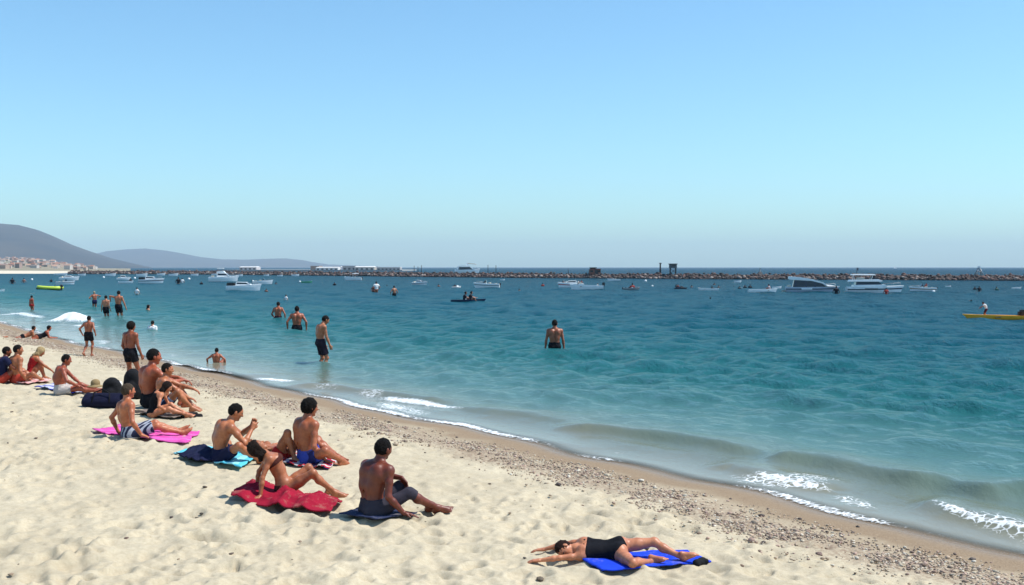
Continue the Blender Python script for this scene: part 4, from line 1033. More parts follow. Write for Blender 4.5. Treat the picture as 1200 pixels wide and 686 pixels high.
# --- centre
bb = open_boat(528, 566, 355, 'dark blue canoe carrying two paddlers in mid water', R(2), hm=NAVYH, H=.4, Bm=.8, name='canoe', cat='canoe', bench=False)
rider(bb, -.25, .0, 'rear paddler in dark vest and pale shorts in the dark blue canoe', (.3, .16, .13), [('shirt', SHIRTD), ('shorts', SHIRTW, .6, .02)], s=1.6, heading=90)
rider(bb, .5, .0, 'front paddler in dark vest in the dark blue canoe', (.36, .2, .15), [('shirt', SHIRTD)], s=1.65, heading=90)
speedboat(557, 586, 338, 'white speedboat under the breakwater, bow to the left, right of a white jet ski', R(174), sm=GREYM)
j2 = jetski(529, 540, 338, 'white jet ski with one dark rider left of the white speedboat', R(30)); rider(j2, -.5, .55, 'rider in black on the white jet ski', (.2, .1, .09), [('shirt', SHIRTD)], s=.9, heading=60)
cabin_boat(482, 501, 334.5, 'short white cabin boat with a dark hull line, left of centre near the breakwater', R(-30), stripe=NAVYH, tall=.9)
speedboat(405, 424, 329, 'bright white boat beside the breakwater below the grey warehouses', R(180), top=WHITE)
board(466, 482, 348.5, 'white paddle board held by the dark haired bather')
board(1040, 1052, 347, 'white board held by the bather in red')
board(421, 432, 333, 'pale surfboard left adrift near the group of bathers', GREYM)
yb_ = afloat('motor_yacht', 533, 560, 320.4, 11, 'white yacht with arched roof passing beyond the breakwater', 'motor yacht', R(0))
hull('hull', 11, 3.2, 1.6, [WHITE, WHITE, WHITE], yb_); prism('cabin', [(-3.5, 1.7), (3.0, 1.8), (1.8, 3.0), (-3.4, 3.0)], 2.7, 2.4, GLASS, yb_, bev=.04)
prism('roof', [(-4.6, 1.8), (-4.2, 3.1), (-2.5, 3.7), (1.5, 3.6), (3.4, 2.1), (2.9, 2.1), (1.3, 3.2), (-2.3, 3.25), (-3.8, 2.8), (-4.1, 1.8)], 2.9, 2.6, WHITE, yb_, bev=.03)
prism('radar_arch', [(-.2, 3.6), (.9, 3.6), (.8, 5.1), (.3, 5.2)], 1.8, 1.2, WHITE, yb_); prism('sun_awning', [(.8, 4.5), (4.8, 4.1), (5.2, 4.0), (4.4, 4.5), (.9, 4.95)], 2.2, 1.8, CREAM, yb_)
# --- left
cabin_boat(266, 303, 341.5, 'motor boat with black stern cover and long white bow, nearest of the boats at left', R(0), dark_stern=True, tall=.75)
cabin_boat(245, 277, 330.5, 'white motor yacht with flybridge behind the black sterned boat', R(4), fly=True)
speedboat(296, 318, 333.5, 'small white speedboat right of the black sterned boat', R(5))
cabin_boat(163, 190, 332.5, 'white cabin boat with a dark stern left of the far boats', R(0), stripe=NAVYH, dark_stern=True, tall=.8)
cabin_boat(137, 152, 328.5, 'white cabin boat with a raised wedge roof behind the wading family', R(8), tall=1.3)
open_boat(139, 155, 332.5, 'small pale skiff below the wedge roofed cabin boat', R(0))
p = afloat('dinghy', 44, 72, 340.5, 3.6, 'lime and white inflatable dinghy with a dark underside at left', 'dinghy', R(180))
tube('tube', [[(-1.8, s_ * .62, .38), (-1, s_ * .66, .38), (.4, s_ * .62, .40), (1.2, s_ * .42, .45), (1.65, s_ * .12, .52), (1.72, 0, .53)] for s_ in (1, -1)], lambda t: .23 - .06 * max(0, t - .7), LIME, p, 10)
hull('floor', 3.5, 1.2, .3, [BLACKM, BLACKM, GREYM], p, stripe=False); boxm('bench', (-.2, 0, .55), (.25, 1.1, .06), WHITE, p, .02); outboard(p, -1.7, .3)
rider(p, -.9, .3, 'person in green aboard the lime inflatable dinghy', (.2, .14, .11), [('shirt', cloth_mat('green_shirt', (.05, .14, .12)))], s=.62, heading=-90)
speedboat(66, 86, 334, 'white speedboat right behind the lime dinghy', R(4), sm=GREYM); cabin_boat(70, 91, 329, 'white cabin boat beyond the speedboat near the lime dinghy', R(6), tall=.7)
open_boat(64, 78, 322.9, 'tiny white boat under the far town shore', R(0)); speedboat(-9, 4.5, 342.5, 'white boat cut off by the left frame edge', R(0))
board(29, 40, 344.5, 'white float drifting off the left shore', CREAM); open_boat(198, 208, 323.8, 'tiny white boat under the far breakwater at left', R(0), H=.9); open_boat(160, 172, 324.5, 'tiny pale boat beyond the dark sterned cabin boat', R(0), H=.9)
open_boat(124, 135, 324, 'tiny white boat right of the first white buoy', R(0), H=.9); open_boat(342, 350, 324, 'tiny white boat at the foot of the breakwater left of centre', R(0), H=.9)
for a_, b_, c_, l_ in ((248, 256, 323.2, 'tiny white boat tucked behind the flybridge yacht at left, by the breakwater'), (277, 284, 324, 'tiny white boat between the flybridge yacht and the lone hazy building'), (309, 315, 323.7, 'tiny white boat below the right side of the lone hazy building'), (325, 331, 324.2, 'tiny white boat alone before the bare stretch of far breakwater'), (92, 100, 323.4, 'tiny white boat at the left tip of the breakwater'), (184, 193, 323.2, 'tiny pale boat just right of the dark sterned cabin boat by the rocks'), (224, 232, 323.6, 'tiny white boat past the lone round buoy by the rocks'), (1108, 1114, 337, 'tiny white boat right of the cream speedboat'), (860, 868, 331.5, 'tiny white boat by the rocks above the swimmer trio'), (905, 915, 339, 'tiny white boat half hidden at the stern of the sweeping roofed cruiser')):
    open_boat(a_, b_, c_, l_, R(0), H=.9)
open_boat(353, 365, 332, 'low green and white boat left of centre', R(0), hm=GREENP, H=.6); open_boat(586, 591, 329, 'tiny white boat under the breakwater right of the white speedboat', R(0), H=.9)
for px_, py_, d_, lab in ((121.5, 326, 2.6, 'white buoy at left beyond the child'), (37.5, 328.5, 2.6, 'white buoy left of the lime dinghy'), (158, 327, 2.6, 'white buoy between the two cabin boats at left'), (221.5, 328, 3.0, 'round white buoy alone between two clusters of boats at left'),
                          (296.3, 331, 3.2, 'white buoy at the stern of the small white speedboat'), (351.5, 331, 2.4, 'white buoy touching the green boat'), (756.5, 330.3, 3.0, 'white buoy under the breakwater right of the hut'), (1094, 343, 3.6, 'white buoy at the stern of the cream speedboat'), (764.5, 336.3, 2.6, 'pale buoy right of the small grey boat'), (1145.5, 353.6, 5, '')):
    if not lab: continue
    x_, y_ = flat(px_, py_, 0); r_ = d_ / 2 / F_PX * y_; p = empty('buoy', (x_, y_, 0)); tag(p, lab, 'buoy', 'white buoys on the bay')
    bm = bmesh.new(); bmesh.ops.create_uvsphere(bm, u_segments=14, v_segments=9, radius=r_)
    for v in bm.verts: v.co.z = v.co.z * .95 + r_ * .55
    link_bm('float', bm, WHITE, p, smooth=True); tube('ring', [[(0, 0, r_ * 1.45), (0, 0, r_ * 1.8)]], r_ * .16, GREYM, p)
x_, y_ = flat(1144, 355, 0)
body, J = build_person(dict(pel=(0, 0, .06), spine=(0, 1, .12), bend=0, head=(0, .6, 1), face=(0, 1, .2), RL=((.1, -.84, .0), (0, 0, -1)), LL=((-.1, -.84, .0), (0, 0, -1)), RA=((.35, .8, .2), (.8, 0, .6)), LA=((-.3, .7, -.1), (-.8, 0, 0))), (.05, .04, .04), h=.03, detail=False, clothes=[('shorts', SHIRTD, .8, .01), ('shirt', SHIRTD)])
place(body, x_, y_, -.02, -100, .7); tag(body, 'swimmer in dark suit doing front crawl beyond the yellow canoe', 'person')

# --- things standing on the breakwater and beyond
def on_bw(px):
    t = np.linspace(0, cum[-1], 4000); c = bw_at(t) + bw_nrm(t) * SG * 3.0; pp = 600 + c[:, 0] / c[:, 1] * F_PX; i = int(np.argmin(abs(pp - px))); return c[i, 0], c[i, 1]
def upto(py, y_): return z_at(py, y_)
CONC = mat('weathered_wood', (.16, .12, .10), .9, .25, 3); BRICK = mat('reddish_wall', (.24, .09, .06), .9, .3, 2); DRK = mat('dark_steel', (.03, .035, .04), .6, .2, 3); GRYW = mat('grey_concrete', (.30, .30, .29), .9, .15, 1.5)
x_, y_ = on_bw(697); u_ = y_ / F_PX; p = empty('hut', (x_, y_, BWH)); tag(p, 'reddish hut with a dark stepped roof standing on the breakwater', 'hut')
boxm('wall', (0, 0, .35), (13 * u_, 2.4, 1.3), BRICK, p, .03); boxm('roof', (-2 * u_, 0, 1.35), (8 * u_, 2.8, .22), DRK, p, .03); boxm('upper_room', (-2.2 * u_, 0, 1.05), (6 * u_, 2.0, .5), BRICK, p, .02)
boxm('side_roof', (3.4 * u_, 0, 1.06), (6.5 * u_, 2.7, .12), mat('rust_sheet', (.3, .12, .1), .8, .2, 3), p, .02); boxm('door', (1.5 * u_, -1.22, .3), (.8, .06, 1.1), DRK, p, .01)
for q in (-4, 4.5): boxm('window', (q * u_, -1.22, .5), (.7, .06, .45), GLASS, p, .01)
x_, y_ = on_bw(788.5); u_ = y_ / F_PX; zt = upto(309, y_) - BWH; p = empty('lookout_tower', (x_, y_, BWH)); tag(p, 'square grey lookout platform on four legs rising from the breakwater', 'tower')
for a_ in (-1, 1):
    for b_ in (-1, 1): boxm('leg', (a_ * 3.2 * u_, b_ * .6, zt * .3 - .2), (.16, .16, zt * .6 + .4), DRK, p, .01)
boxm('cabin', (0, 0, zt * .72), (8.2 * u_, 1.7, zt * .40), mat('slate_boards', (.10, .12, .13), .8, .25, 4), p, .02); boxm('roof', (0, 0, zt * .955), (9.6 * u_, 2.1, zt * .07), DRK, p, .02)
boxm('window', (0, -.87, zt * .76), (5 * u_, .04, zt * .12), GLASS, p, .01)
tube('brace', [[(-3.2 * u_, -.6, .05), (3.2 * u_, -.6, zt * .5)], [(3.2 * u_, -.6, .05), (-3.2 * u_, -.6, zt * .5)]], .05, DRK, p)
def post(px, ytop, label, kind='post', wpx=.9, m_=DRK, cap=True):
    x_, y_ = on_bw(px); u_ = y_ / F_PX; h_ = upto(ytop, y_) - BWH * .8; p = empty(kind, (x_, y_, BWH * .8)); tag(p, label, kind)
    tube('pole', [[(0, 0, 0), (0, 0, h_ * .5), (0, 0, h_)]], lambda t: wpx * u_ / 2 * (1.15 - .3 * t), m_, p, 8)
    if cap: boxm('cap', (0, 0, h_ + .06), (wpx * u_ * 1.5, wpx * u_ * 1.5, .16), m_, p, .02)
    return p, h_, u_
post(774, 309, 'tall narrow dark pillar left of the lookout platform', 'pillar', 2.0)
for px_, yt_, lab in ((485.5, 311.5, 'thin pole left of two others above the short white cabin boat'), (489.8, 312.5, 'thin pole in the middle of three above the short white cabin boat'), (494, 311, 'thin pole right of two others above the short white cabin boat'), (571.8, 310.5, 'thin pole on the breakwater, left of a pair right of the arched yacht'), (581.3, 311, 'thin pole on the breakwater, right of a pair right of the arched yacht'), (665.8, 315, 'short dark pole on the breakwater left of the hut'), (104, 314, 'slim pole at the far left end of the breakwater')):
    post(px_, yt_, lab, 'pole', .75, cap=False)
p, h_, u_ = post(1004, 314, 'post with a dark flag on the breakwater between the two cruisers', 'flagpole', .7, cap=False); boxm('flag', (.9 * u_, 0, h_ - 1.6 * u_), (1.9 * u_, .06, 3.0 * u_), mat('dark_flag', (.05, .08, .11), .9), p, .01)
p, h_, u_ = post(890.5, 315.5, 'beacon with a wide dark base on the breakwater above the rowing boat', 'beacon', 1.2, GRYW); prism('base', [(-3 * u_, 0), (3 * u_, 0), (1.4 * u_, h_ * .55), (-1.4 * u_, h_ * .55)], 1.6, .7, DRK, p)
x_, y_ = on_bw(1147); u_ = y_ / F_PX; h_ = upto(312, y_) - BWH * .8; p = empty('beacon', (x_, y_, BWH * .8)); tag(p, 'pale open pyramid frame on the breakwater above the yellow canoe', 'beacon')
tube('frame', [[(a_ * 4.2 * u_, b_ * .6, 0), (a_ * .8 * u_, 0, h_ * .82)] for a_ in (-1, 1) for b_ in (-1, 1)] + [[(-2.4 * u_, 0, h_ * .42), (2.4 * u_, 0, h_ * .42)]], .10, GREYM, p); boxm('lantern', (0, 0, h_ * .9), (2.2 * u_, .5, h_ * .2), WHITE, p, .03)
x_, y_ = flat(1049, 314.9, 0); p = empty('sailing_boat', (x_, y_, 0), R(20)); tag(p, 'far white sail out at sea beyond the breakwater, above the flybridge yacht', 'sailing boat'); hull('hull', 7, 2, .8, [WHITE] * 3, p, stripe=False); tube('mast', [[(.3, 0, .8), (.3, 0, 7.5)]], .08, GREYM, p); prism('sail', [(-2.8, 1.4), (.2, 1.4), (.22, 7.2)], .06, .04, WHITE, p)
# buildings behind the breakwater
def ware(px0, px1, ytop, r_, label, wm, rm, pitched=0, bays=0, name='warehouse'):
    x_ = ((px0 + px1) / 2 - 600) / F_PX * r_; w_ = (px1 - px0) / F_PX * r_; h_ = z_at(ytop, r_); p = empty(name, (x_, r_, 0)); tag(p, label, 'building')
    boxm('wall', (0, 0, h_ * .42), (w_, 14, h_ * .84), wm, p, 0)
    if pitched: prism('roof', [(-w_ * .51, h_ * .84), (w_ * .51, h_ * .84), (w_ * .44, h_ * 1.0), (-w_ * .44, h_ * 1.0)], 15, 8, rm, p)
    else: boxm('roof', (0, 0, h_ * .92), (w_ * 1.02, 14.6, h_ * .15), rm, p, 0)
    for i in range(bays): boxm('door', ((i + .5 - bays / 2) * w_ / bays, -7.03, h_ * .35), (w_ / bays * .5, .1, h_ * .5), DRK, p, 0)
    return p
WW = mat('white_wall', (.66, .65, .63), .9, .08, .3); GWL = mat('grey_wall', (.34, .33, .33), .9, .12, .3); BW_ = mat('brown_wall', (.30, .22, .18), .9, .15, .3)
x0_, y0_ = 0, 0
# the quay the warehouses stand on, behind the breakwater's far arm
q0, q1 = (272 - 600) / F_PX * 820, (476 - 600) / F_PX * 820
boxm('quay', ((q0 + q1) / 2, 850, .1), (q1 - q0, 120, 1.6), GRYW, None, 0); tag(bpy.data.objects['quay'], kind='structure')
ware(366, 376, 311.8, 815, 'brown flat roofed building at the left end of the quay', BW_, BW_)
ware(372, 398, 313, 805, 'long white warehouse on the quay, left of the blue grey shed', WW, WW, 1, 5)
ware(392, 401, 312.3, 835, 'blue grey shed squeezed between two warehouses', mat('blue_wall', (.16, .2, .27), .9), WW, 0, 2)
ware(403, 419, 311.8, 815, 'grey warehouse in the middle of the quay', GWL, GWL, 0, 3)
ware(417, 440, 312.2, 805, 'warehouse with a pale sloping roof on the quay', mat('pale_wall', (.5, .47, .42), .9), WW, 1, 4)
ware(439, 444, 312.5, 830, 'narrow dark tower block between two white warehouses', DRK, GWL, 0, 0, 'building')
ware(443, 470, 313, 805, 'long low white warehouse at the right end of the quay', GWL, WW, 0, 6)
ware(283, 303, 312.5, 840, 'pale hazy building standing alone on the quay at left', mat('hazy_wall', (.5, .46, .46), .9), WW, 1, 4)
# ------------------------------------------------------------------ towels
def towel(name, pts, label, m_, cat='towel', folds=.012, seed=1, n=(46, 30), thick=.012, lift=.02, heap=0.):
    """a cloth lying on the sand; pts are its four corners (photograph pixels, going round)"""
    W4 = np.array([on_sand(*p)[:2] for p in pts]); c0 = W4.mean(0)
    u = np.linspace(0, 1, n[0])[:, None]; v = np.linspace(0, 1, n[1])[None]
    X = (W4[0, 0] * (1 - u) + W4[1, 0] * u) * (1 - v) + (W4[3, 0] * (1 - u) + W4[2, 0] * u) * v
    Y = (W4[0, 1] * (1 - u) + W4[1, 1] * u) * (1 - v) + (W4[3, 1] * (1 - u) + W4[2, 1] * u) * v
    ed = .05 * np.linalg.norm(W4[1] - W4[0])
    X = X + ed * (fbm(X * 3 + seed, Y * 3, seed, 3)) * 1.6; Y = Y + ed * fbm(X * 3, Y * 3 + seed, seed + 5, 3) * 1.6
    Z = gz_arr(X.ravel(), Y.ravel()).reshape(X.shape) + lift
    rid = 1 - np.abs(2 * vnoise(X * 3.1 + seed * 7, Y * 3.1, seed + 9) - 1)
    rid2 = 1 - np.abs(2 * vnoise(X * 7 + seed * 3, Y * 7, seed + 19) - 1)
    Z = Z + folds * (1.6 * rid ** 3 + .8 * rid2 ** 3)
    if heap:
        bell = np.sin(np.pi * np.clip(u, 0, 1)) ** .7 * np.sin(np.pi * v) ** .7
        Z = Z + heap * bell * (.35 + .9 * rid + .5 * rid2)
    z0 = gz(*c0); V = np.stack([X - c0[0], Y - c0[1], Z - z0], -1).reshape(-1, 3)
    i = np.arange(n[0] - 1)[:, None] * n[1] + np.arange(n[1] - 1)[None]
    F_ = np.stack([i, i + n[1], i + n[1] + 1, i + 1], -1).reshape(-1, 4)
    if np.cross(W4[1] - W4[0], W4[3] - W4[0]) < 0: F_ = F_[:, ::-1]
    ob = link_mesh(name, V, F_, m_); ob.location = (c0[0], c0[1], z0)
    sm = ob.modifiers.new('thickness', 'SOLIDIFY'); sm.thickness = thick; sm.offset = 1
    tag(ob, label, cat); return ob

RED = cloth_mat('red_cloth', (.30, .008, .028)); BLUE = cloth_mat('blue_towel', (.012, .055, .62)); PINK = cloth_mat('pink_towel', (.62, .07, .33), (.70, .12, .42), 5, 1)
NAVY = cloth_mat('navy_cloth', (.012, .014, .045)); CYAN = cloth_mat('cyan_towel', (.10, .52, .66), (.28, .68, .76), 4, 0)
towel('towel', [(672, 655), (706, 674), (834, 663), (806, 649)], 'cobalt blue towel under the sleeping woman in black', BLUE, seed=3, folds=.01)
towel('cloth', [(270, 590), (296, 568), (402, 594), (384, 606)], 'crumpled crimson red cloth under the leaning tanned woman', RED, 'cloth', seed=5, folds=.035, heap=.05, lift=.02, n=(80, 50))
towel('towel', [(106, 508), (215, 524), (232, 511), (150, 500)], 'bright pink towel under the man in striped shorts', PINK, seed=8, folds=.02)
towel('towel', [(205, 534), (282, 552), (300, 536), (245, 526)], 'cyan and pale blue towel under the man with hands at his mouth', CYAN, seed=9, folds=.02)
towel('cloth', [(206, 538), (232, 546), (262, 545), (240, 530)], 'crumpled navy blue cloth on the end of the cyan towel', NAVY, 'cloth', seed=12, folds=.03, lift=.05, heap=.05)
towel('towel', [(315, 545), (385, 552), (395, 543), (335, 527)], 'red, navy and white patterned towel under the man in blue shorts', cloth_mat('patterned_towel', (.45, .02, .03), (.02, .02, .09), 9, 1, (.55, .5, .5), True), seed=15, folds=.03)
towel('towel', [(398, 606), (440, 613), (490, 606), (425, 598)], 'dark slate blue sheet laid as the shadow beside the man in grey leggings', cloth_mat('shadow_towel', (.03, .04, .09)), seed=17, folds=.015)  # dark sheet colours in the seated man's cast shadow on the sand
towel('towel', [(42, 456), (85, 463), (115, 459), (70, 451)], 'blue and white striped towel under the heavy seated man', cloth_mat('striped_towel', (.02, .03, .28), (.5, .5, .6), 3, 1), seed=21, folds=.02)
towel('towel', [(-12, 444), (30, 452), (62, 448), (20, 440)], 'pale pink towel under the couple at the left edge', cloth_mat('pale_pink_towel', (.6, .28, .27), (.6, .42, .38), 4, 1), seed=23, folds=.02)
towel('towel', [(155, 486), (200, 492), (236, 489), (190, 482)], 'dark brown towel under the long haired woman and her two friends', cloth_mat('brown_towel', (.03, .022, .02), (.2, .15, .13), 3, 1), seed=25, folds=.02)

# ------------------------------------------------------------------ people on the sand
TAN = (.42, .20, .105); RED_TAN = (.40, .135, .07); DARK = (.17, .048, .026); PALE = (.58, .31, .20); MID = (.47, .23, .125); BRN = (.30, .11, .055)
BLK = ('short', (.010, .008, .007)); BLACK_CLOTH = cloth_mat('black_cloth', (.008, .008, .011)); GREYC = cloth_mat('grey_cloth', (.045, .04, .055))
UP = (0, 0, 1)
FL = (0, .3, -1)
# 1 the man in front
sand_person(dict(pel=(0, 0, .115), spine=(-.02, .16, 1), bend=.055, chyaw=22, pyaw=4, head=(.02, .2, 1), face=(-.42, .95, -.12),
                 RL=((.10, .74, .075), (.3, 0, 1), (.35, .9, .12)), LL=((-.04, .69, .07), (-.25, .1, 1), (.6, .75, .05)),
                 RA=((.26, .28, .085), (.2, -1, .1), (.35, .9, -.2), (0, -.3, -1), .12, -1), LA=((-.06, .36, .42), (-1, -.2, -.2), (.25, .6, -.8), (.2, -.5, -.4), .45)),
            437, 606, 515.5, 66, 'dark tanned man in charcoal leggings sitting nearest, one hand on the sand', DARK, sink=.012, h=.0065,
            hair=('short', (.008, .006, .006)), clothes=[('shorts', GREYC, 1.2, .01)])
# 2 sleeping woman: lies along +x of the photograph with her head at the left; here y runs from feet to head
sand_person(dict(pel=(0, 0, .15), proll=.35, spine=(.02, 1, .0), bend=-.01, chyaw=-6, head=(-.1, 1, .05), face=(-.75, .1, -.6),
                 RL=((.0, -.82, .08), (.4, .1, .5), (.1, -1, -.1), (0, 0, -1)), LL=((-.14, -.44, .06), (-1, .15, .1), (-.2, -1, -.15), (0, 0, -1)),
                 RA=((.16, .98, .08), (.7, .3, .3), (0, 1, -.1), (0, 0, -1), .2), LA=((-.26, 1.00, .05), (-.8, .2, .4), (-.1, 1, -.05), (0, 0, -1), .25)),
            724, 659, 630, -82, 'woman in a black swimsuit lying asleep with arms stretched forward', PALE, sink=.0, h=.0065, female=True, smax=.74,
            hair=('short', (.035, .014, .010)), clothes=[('swimsuit', BLACK_CLOTH, -.01)])
# 3 leaning tanned woman
sand_person(dict(pel=(0, 0, .16), spine=(-.12, -.52, 1), bend=-.035, pyaw=8, chyaw=-14, head=(-.25, -.95, .55), face=(-.1, .25, 1),
                 RL=((.22, .66, .08), (.3, .2, 1), (.2, .95, .1)), LL=((-.05, .62, .08), (-.2, 0, 1), (.1, 1, .05)),
                 RA=((.26, -.36, .10), (.5, -1, 0), (.3, -.9, -.2), (0, 0, -1), .1), LA=((-.30, -.36, .10), (-.6, -.7, 0), (-.3, -.9, -.2), (0, 0, -1), .1)),
            334, 584, 515, 72, 'deeply tanned woman in a bikini leaning back on her arms over red cloth', TAN, h=.0065, female=True,
            hair=('bob', (.02, .012, .009)), clothes=[('bikini_bottom', cloth_mat('brown_bikini', (.075, .022, .016))), ('bikini_top', cloth_mat('brown_bikini', (.075, .022, .016)))])
# 4 man with hands at his mouth
sand_person(dict(pel=(0, 0, .115), spine=(0, .30, 1), bend=.07, chyaw=12, head=(0, .42, 1), face=(0, 1, -.18),
                 RL=((.18, .55, .07), (.7, 0, .7), (.3, .9, .1)), LL=((-.28, -.22, .07), (-1, .5, .4), (-.2, -1, -.1), (0, 0, 1)),
                 RA=((.07, .45, .50), (.4, .3, -1), (-.2, .5, .9), (-.8, -.2, 0), .8), LA=((-.06, .46, .54), (-.5, .4, -1), (.2, .4, .9), (.8, -.2, 0), .8)),
            258, 543, 474.5, 74, 'bare backed man sitting on cyan towel with both hands at his mouth', MID, sink=.01, h=.008,
            hair=BLK, clothes=[('shorts', NAVY, .7, .025)])
# 5 person lying behind with a raised knee
sand_person(dict(pel=(0, 0, .13), spine=(-.05, -1, .03), bend=0, head=(0, -1, .15), face=(.1, .1, 1),
                 RL=((.12, .36, .08), (.15, .1, 1), (.1, 1, .05)), LL=((-.12, .62, .08), (-.2, 0, 1), (0, 1, .3)),
                 RA=((.12, -.1, .2), (1, 0, .1), (-.6, .5, 0), (0, 0, -1), .2), LA=((-.4, -.2, .06), (-1, 0, .2), (-.3, .8, 0), (0, 0, -1), .2)),
            330, 540, 500, 118, 'person lying on their back behind the leaning woman, one knee raised', TAN, h=.009, smax=.88, female=True,
            hair=('short', (.02, .012, .01)), clothes=[('trunks', cloth_mat('red_swimwear', (.4, .02, .02)))])
# 6 bushy haired man
sand_person(dict(pel=(0, 0, .115), spine=(.03, -.02, 1), bend=.05, chyaw=18, head=(0, .12, 1), face=(-.1, 1, -.1),
                 RL=((.24, .40, .07), (.9, .4, .35), (-.5, .8, 0)), LL=((-.08, .44, .07), (-.8, .5, .5), (.5, .8, 0)),
                 RA=((.30, .16, .085), (.3, -1, 0), (.3, .9, -.2), (0, 0, -1), .1), LA=((-.25, .3, .16), (-.6, -.6, 0), (.3, .9, -.3), (0, 0, -1), .3)),
            361, 544, 468, 64, 'man with a bushy black crop in navy blue shorts sitting on patterned towel', (.40, .165, .085), sink=.01, h=.008,
            hair=('bushy', (.009, .007, .006)), clothes=[('shorts', cloth_mat('blue_shorts', (.02, .025, .12), (.05, .08, .4), 6, 1), .6, .025)])
# 7 man on the pink towel
sand_person(dict(pel=(0, 0, .115), spine=(-.03, -.06, 1), bend=.04, pyaw=-25, chyaw=14, head=(0, .02, 1), face=(.12, 1, -.1),
                 RL=((.42, .70, .07), (.4, .1, 1), (.3, .7, .7)), LL=((.18, .80, .07), (-.2, 0, 1), (.2, .7, .8)),
                 RA=((.33, .02, .10), (.5, -1, 0), (.5, .7, -.3), (0, 0, -1), .12), LA=((-.30, -.04, .10), (-.6, -.8, 0), (-.4, .6, -.4), (0, 0, -1), .12)),
            152, 514, 450, 42, 'sunburnt man with cropped brown hair and striped shorts sitting on pink towel', (.50, .225, .125), sink=.01, h=.008,
            hair=('short', (.085, .06, .04)), clothes=[('shorts', cloth_mat('striped_shorts', (.02, .025, .06), (.35, .38, .45), 16, 0), .85, .028)])
# 8-10 the group of three
sand_person(dict(pel=(0, 0, .12), spine=(0, .06, 1), bend=.05, chyaw=14, head=(0, .1, 1), face=(0, 1, -.1),
                 RL=((.14, .5, .07), (.3, 0, 1), (0, 1, 0)), LL=((-.14, .5, .07), (-.3, 0, 1), (0, 1, 0)),
                 RA=((.1, .48, .42), (.7, 0, -.6), (.1, 1, -.3), (0, 0, -1), .4), LA=((-.1, .45, .44), (-.8, .2, -.5), (.2, .8, -.3), (0, 0, -1), .4)),
            176, 478, 409.5, 62, 'reddish tanned man sitting tall behind the long haired woman', RED_TAN, h=.010,
            hair=BLK, clothes=[('shorts', BLACK_CLOTH, .6, .02)])
sand_person(dict(pel=(0, 0, .12), spine=(0, .05, 1), bend=.05, chyaw=0, head=(0, .1, 1), face=(.1, 1, -.15),
                 RL=((.16, .52, .07), (.4, 0, 1), (.1, 1, 0)), LL=((-.12, .5, .07), (-.3, 0, 1), (0, 1, 0)),
                 RA=((.14, .60, .16), (.7, .2, .4), (.1, 1, -.3), (0, 0, -1), .4), LA=((-.1, .52, .40), (-.8, .2, -.4), (.1, .8, -.4), (0, 0, -1), .4)),
            193, 482, 426, 80, 'dark haired man with bent knees, sitting nearest the sea in his group', MID, h=.010,
            hair=('short', (.014, .01, .008)), clothes=[('shorts', cloth_mat('check_shorts', (.015, .02, .05), (.25, .27, .35), 12, 0), .6, .02)])
sand_person(dict(pel=(0, 0, .115), spine=(.04, .5, 1), bend=.09, head=(0, .5, 1), face=(.1, 1, -.5),
                 RL=((.2, .78, .07), (.3, .1, .6), (.2, .9, .2)), LL=((.0, .74, .07), (-.2, 0, 1), (.2, .9, .2)),
                 RA=((.2, .34, .16), (.6, -.5, 0), (.2, .9, -.2), (0, 0, -1), .3), LA=((-.1, .42, .2), (-.7, -.3, 0), (.2, .9, -.2), (0, 0, -1), .3)),
            180, 489, 448, 82, 'woman with long dark hair bent over her outstretched legs', PALE, h=.009, female=True,
            hair=('long', (.022, .012, .009)), clothes=[('swimsuit', BLACK_CLOTH)])
# 11 the man standing on the sand
sand_person(dict(pel=(0, 0, .93), spine=(0, .03, 1), bend=.02, head=(0, .08, 1), face=(.25, 1, -.15),
                 RL=((.15, .05, .085), (.1, 1, 0)), LL=((-.17, -.02, .085), (-.1, 1, 0)),
                 RA=((.25, .14, .86), (.4, -1, 0)), LA=((-.24, .12, .88), (-.4, -1, 0))),
            153, 455, 377.5, 28, 'bare backed man in black shorts standing on the sand among the seated groups', (.30, .115, .06), h=.010,
            hair=('bushy', (.014, .01, .008)), clothes=[('shorts', BLACK_CLOTH, .5, .03)])
# 12 heavy man
sand_person(dict(pel=(0, 0, .12), spine=(0, .16, 1), bend=.07, chyaw=10, head=(0, .22, 1), face=(0, 1, -.1),
                 RL=((.16, .84, .075), (.2, .1, 1), (.2, .8, .6)), LL=((-.1, .82, .075), (-.2, .1, 1), (0, .8, .6)),
                 RA=((.18, .38, .22), (.9, -.3, -.2), (-.2, .9, -.2), (0, 0, -1), .3), LA=((-.16, .40, .22), (-.9, -.2, -.2), (.3, .9, -.2), (0, 0, -1), .3)),
            71, 462, 416, 80, 'heavy reddish brown man in pale shorts sitting on striped blue towel', (.33, .105, .06), sink=.01, h=.010, build=1.3,
            hair=BLK, clothes=[('shorts', cloth_mat('pale_shorts', (.5, .45, .42)), .6, .025)])
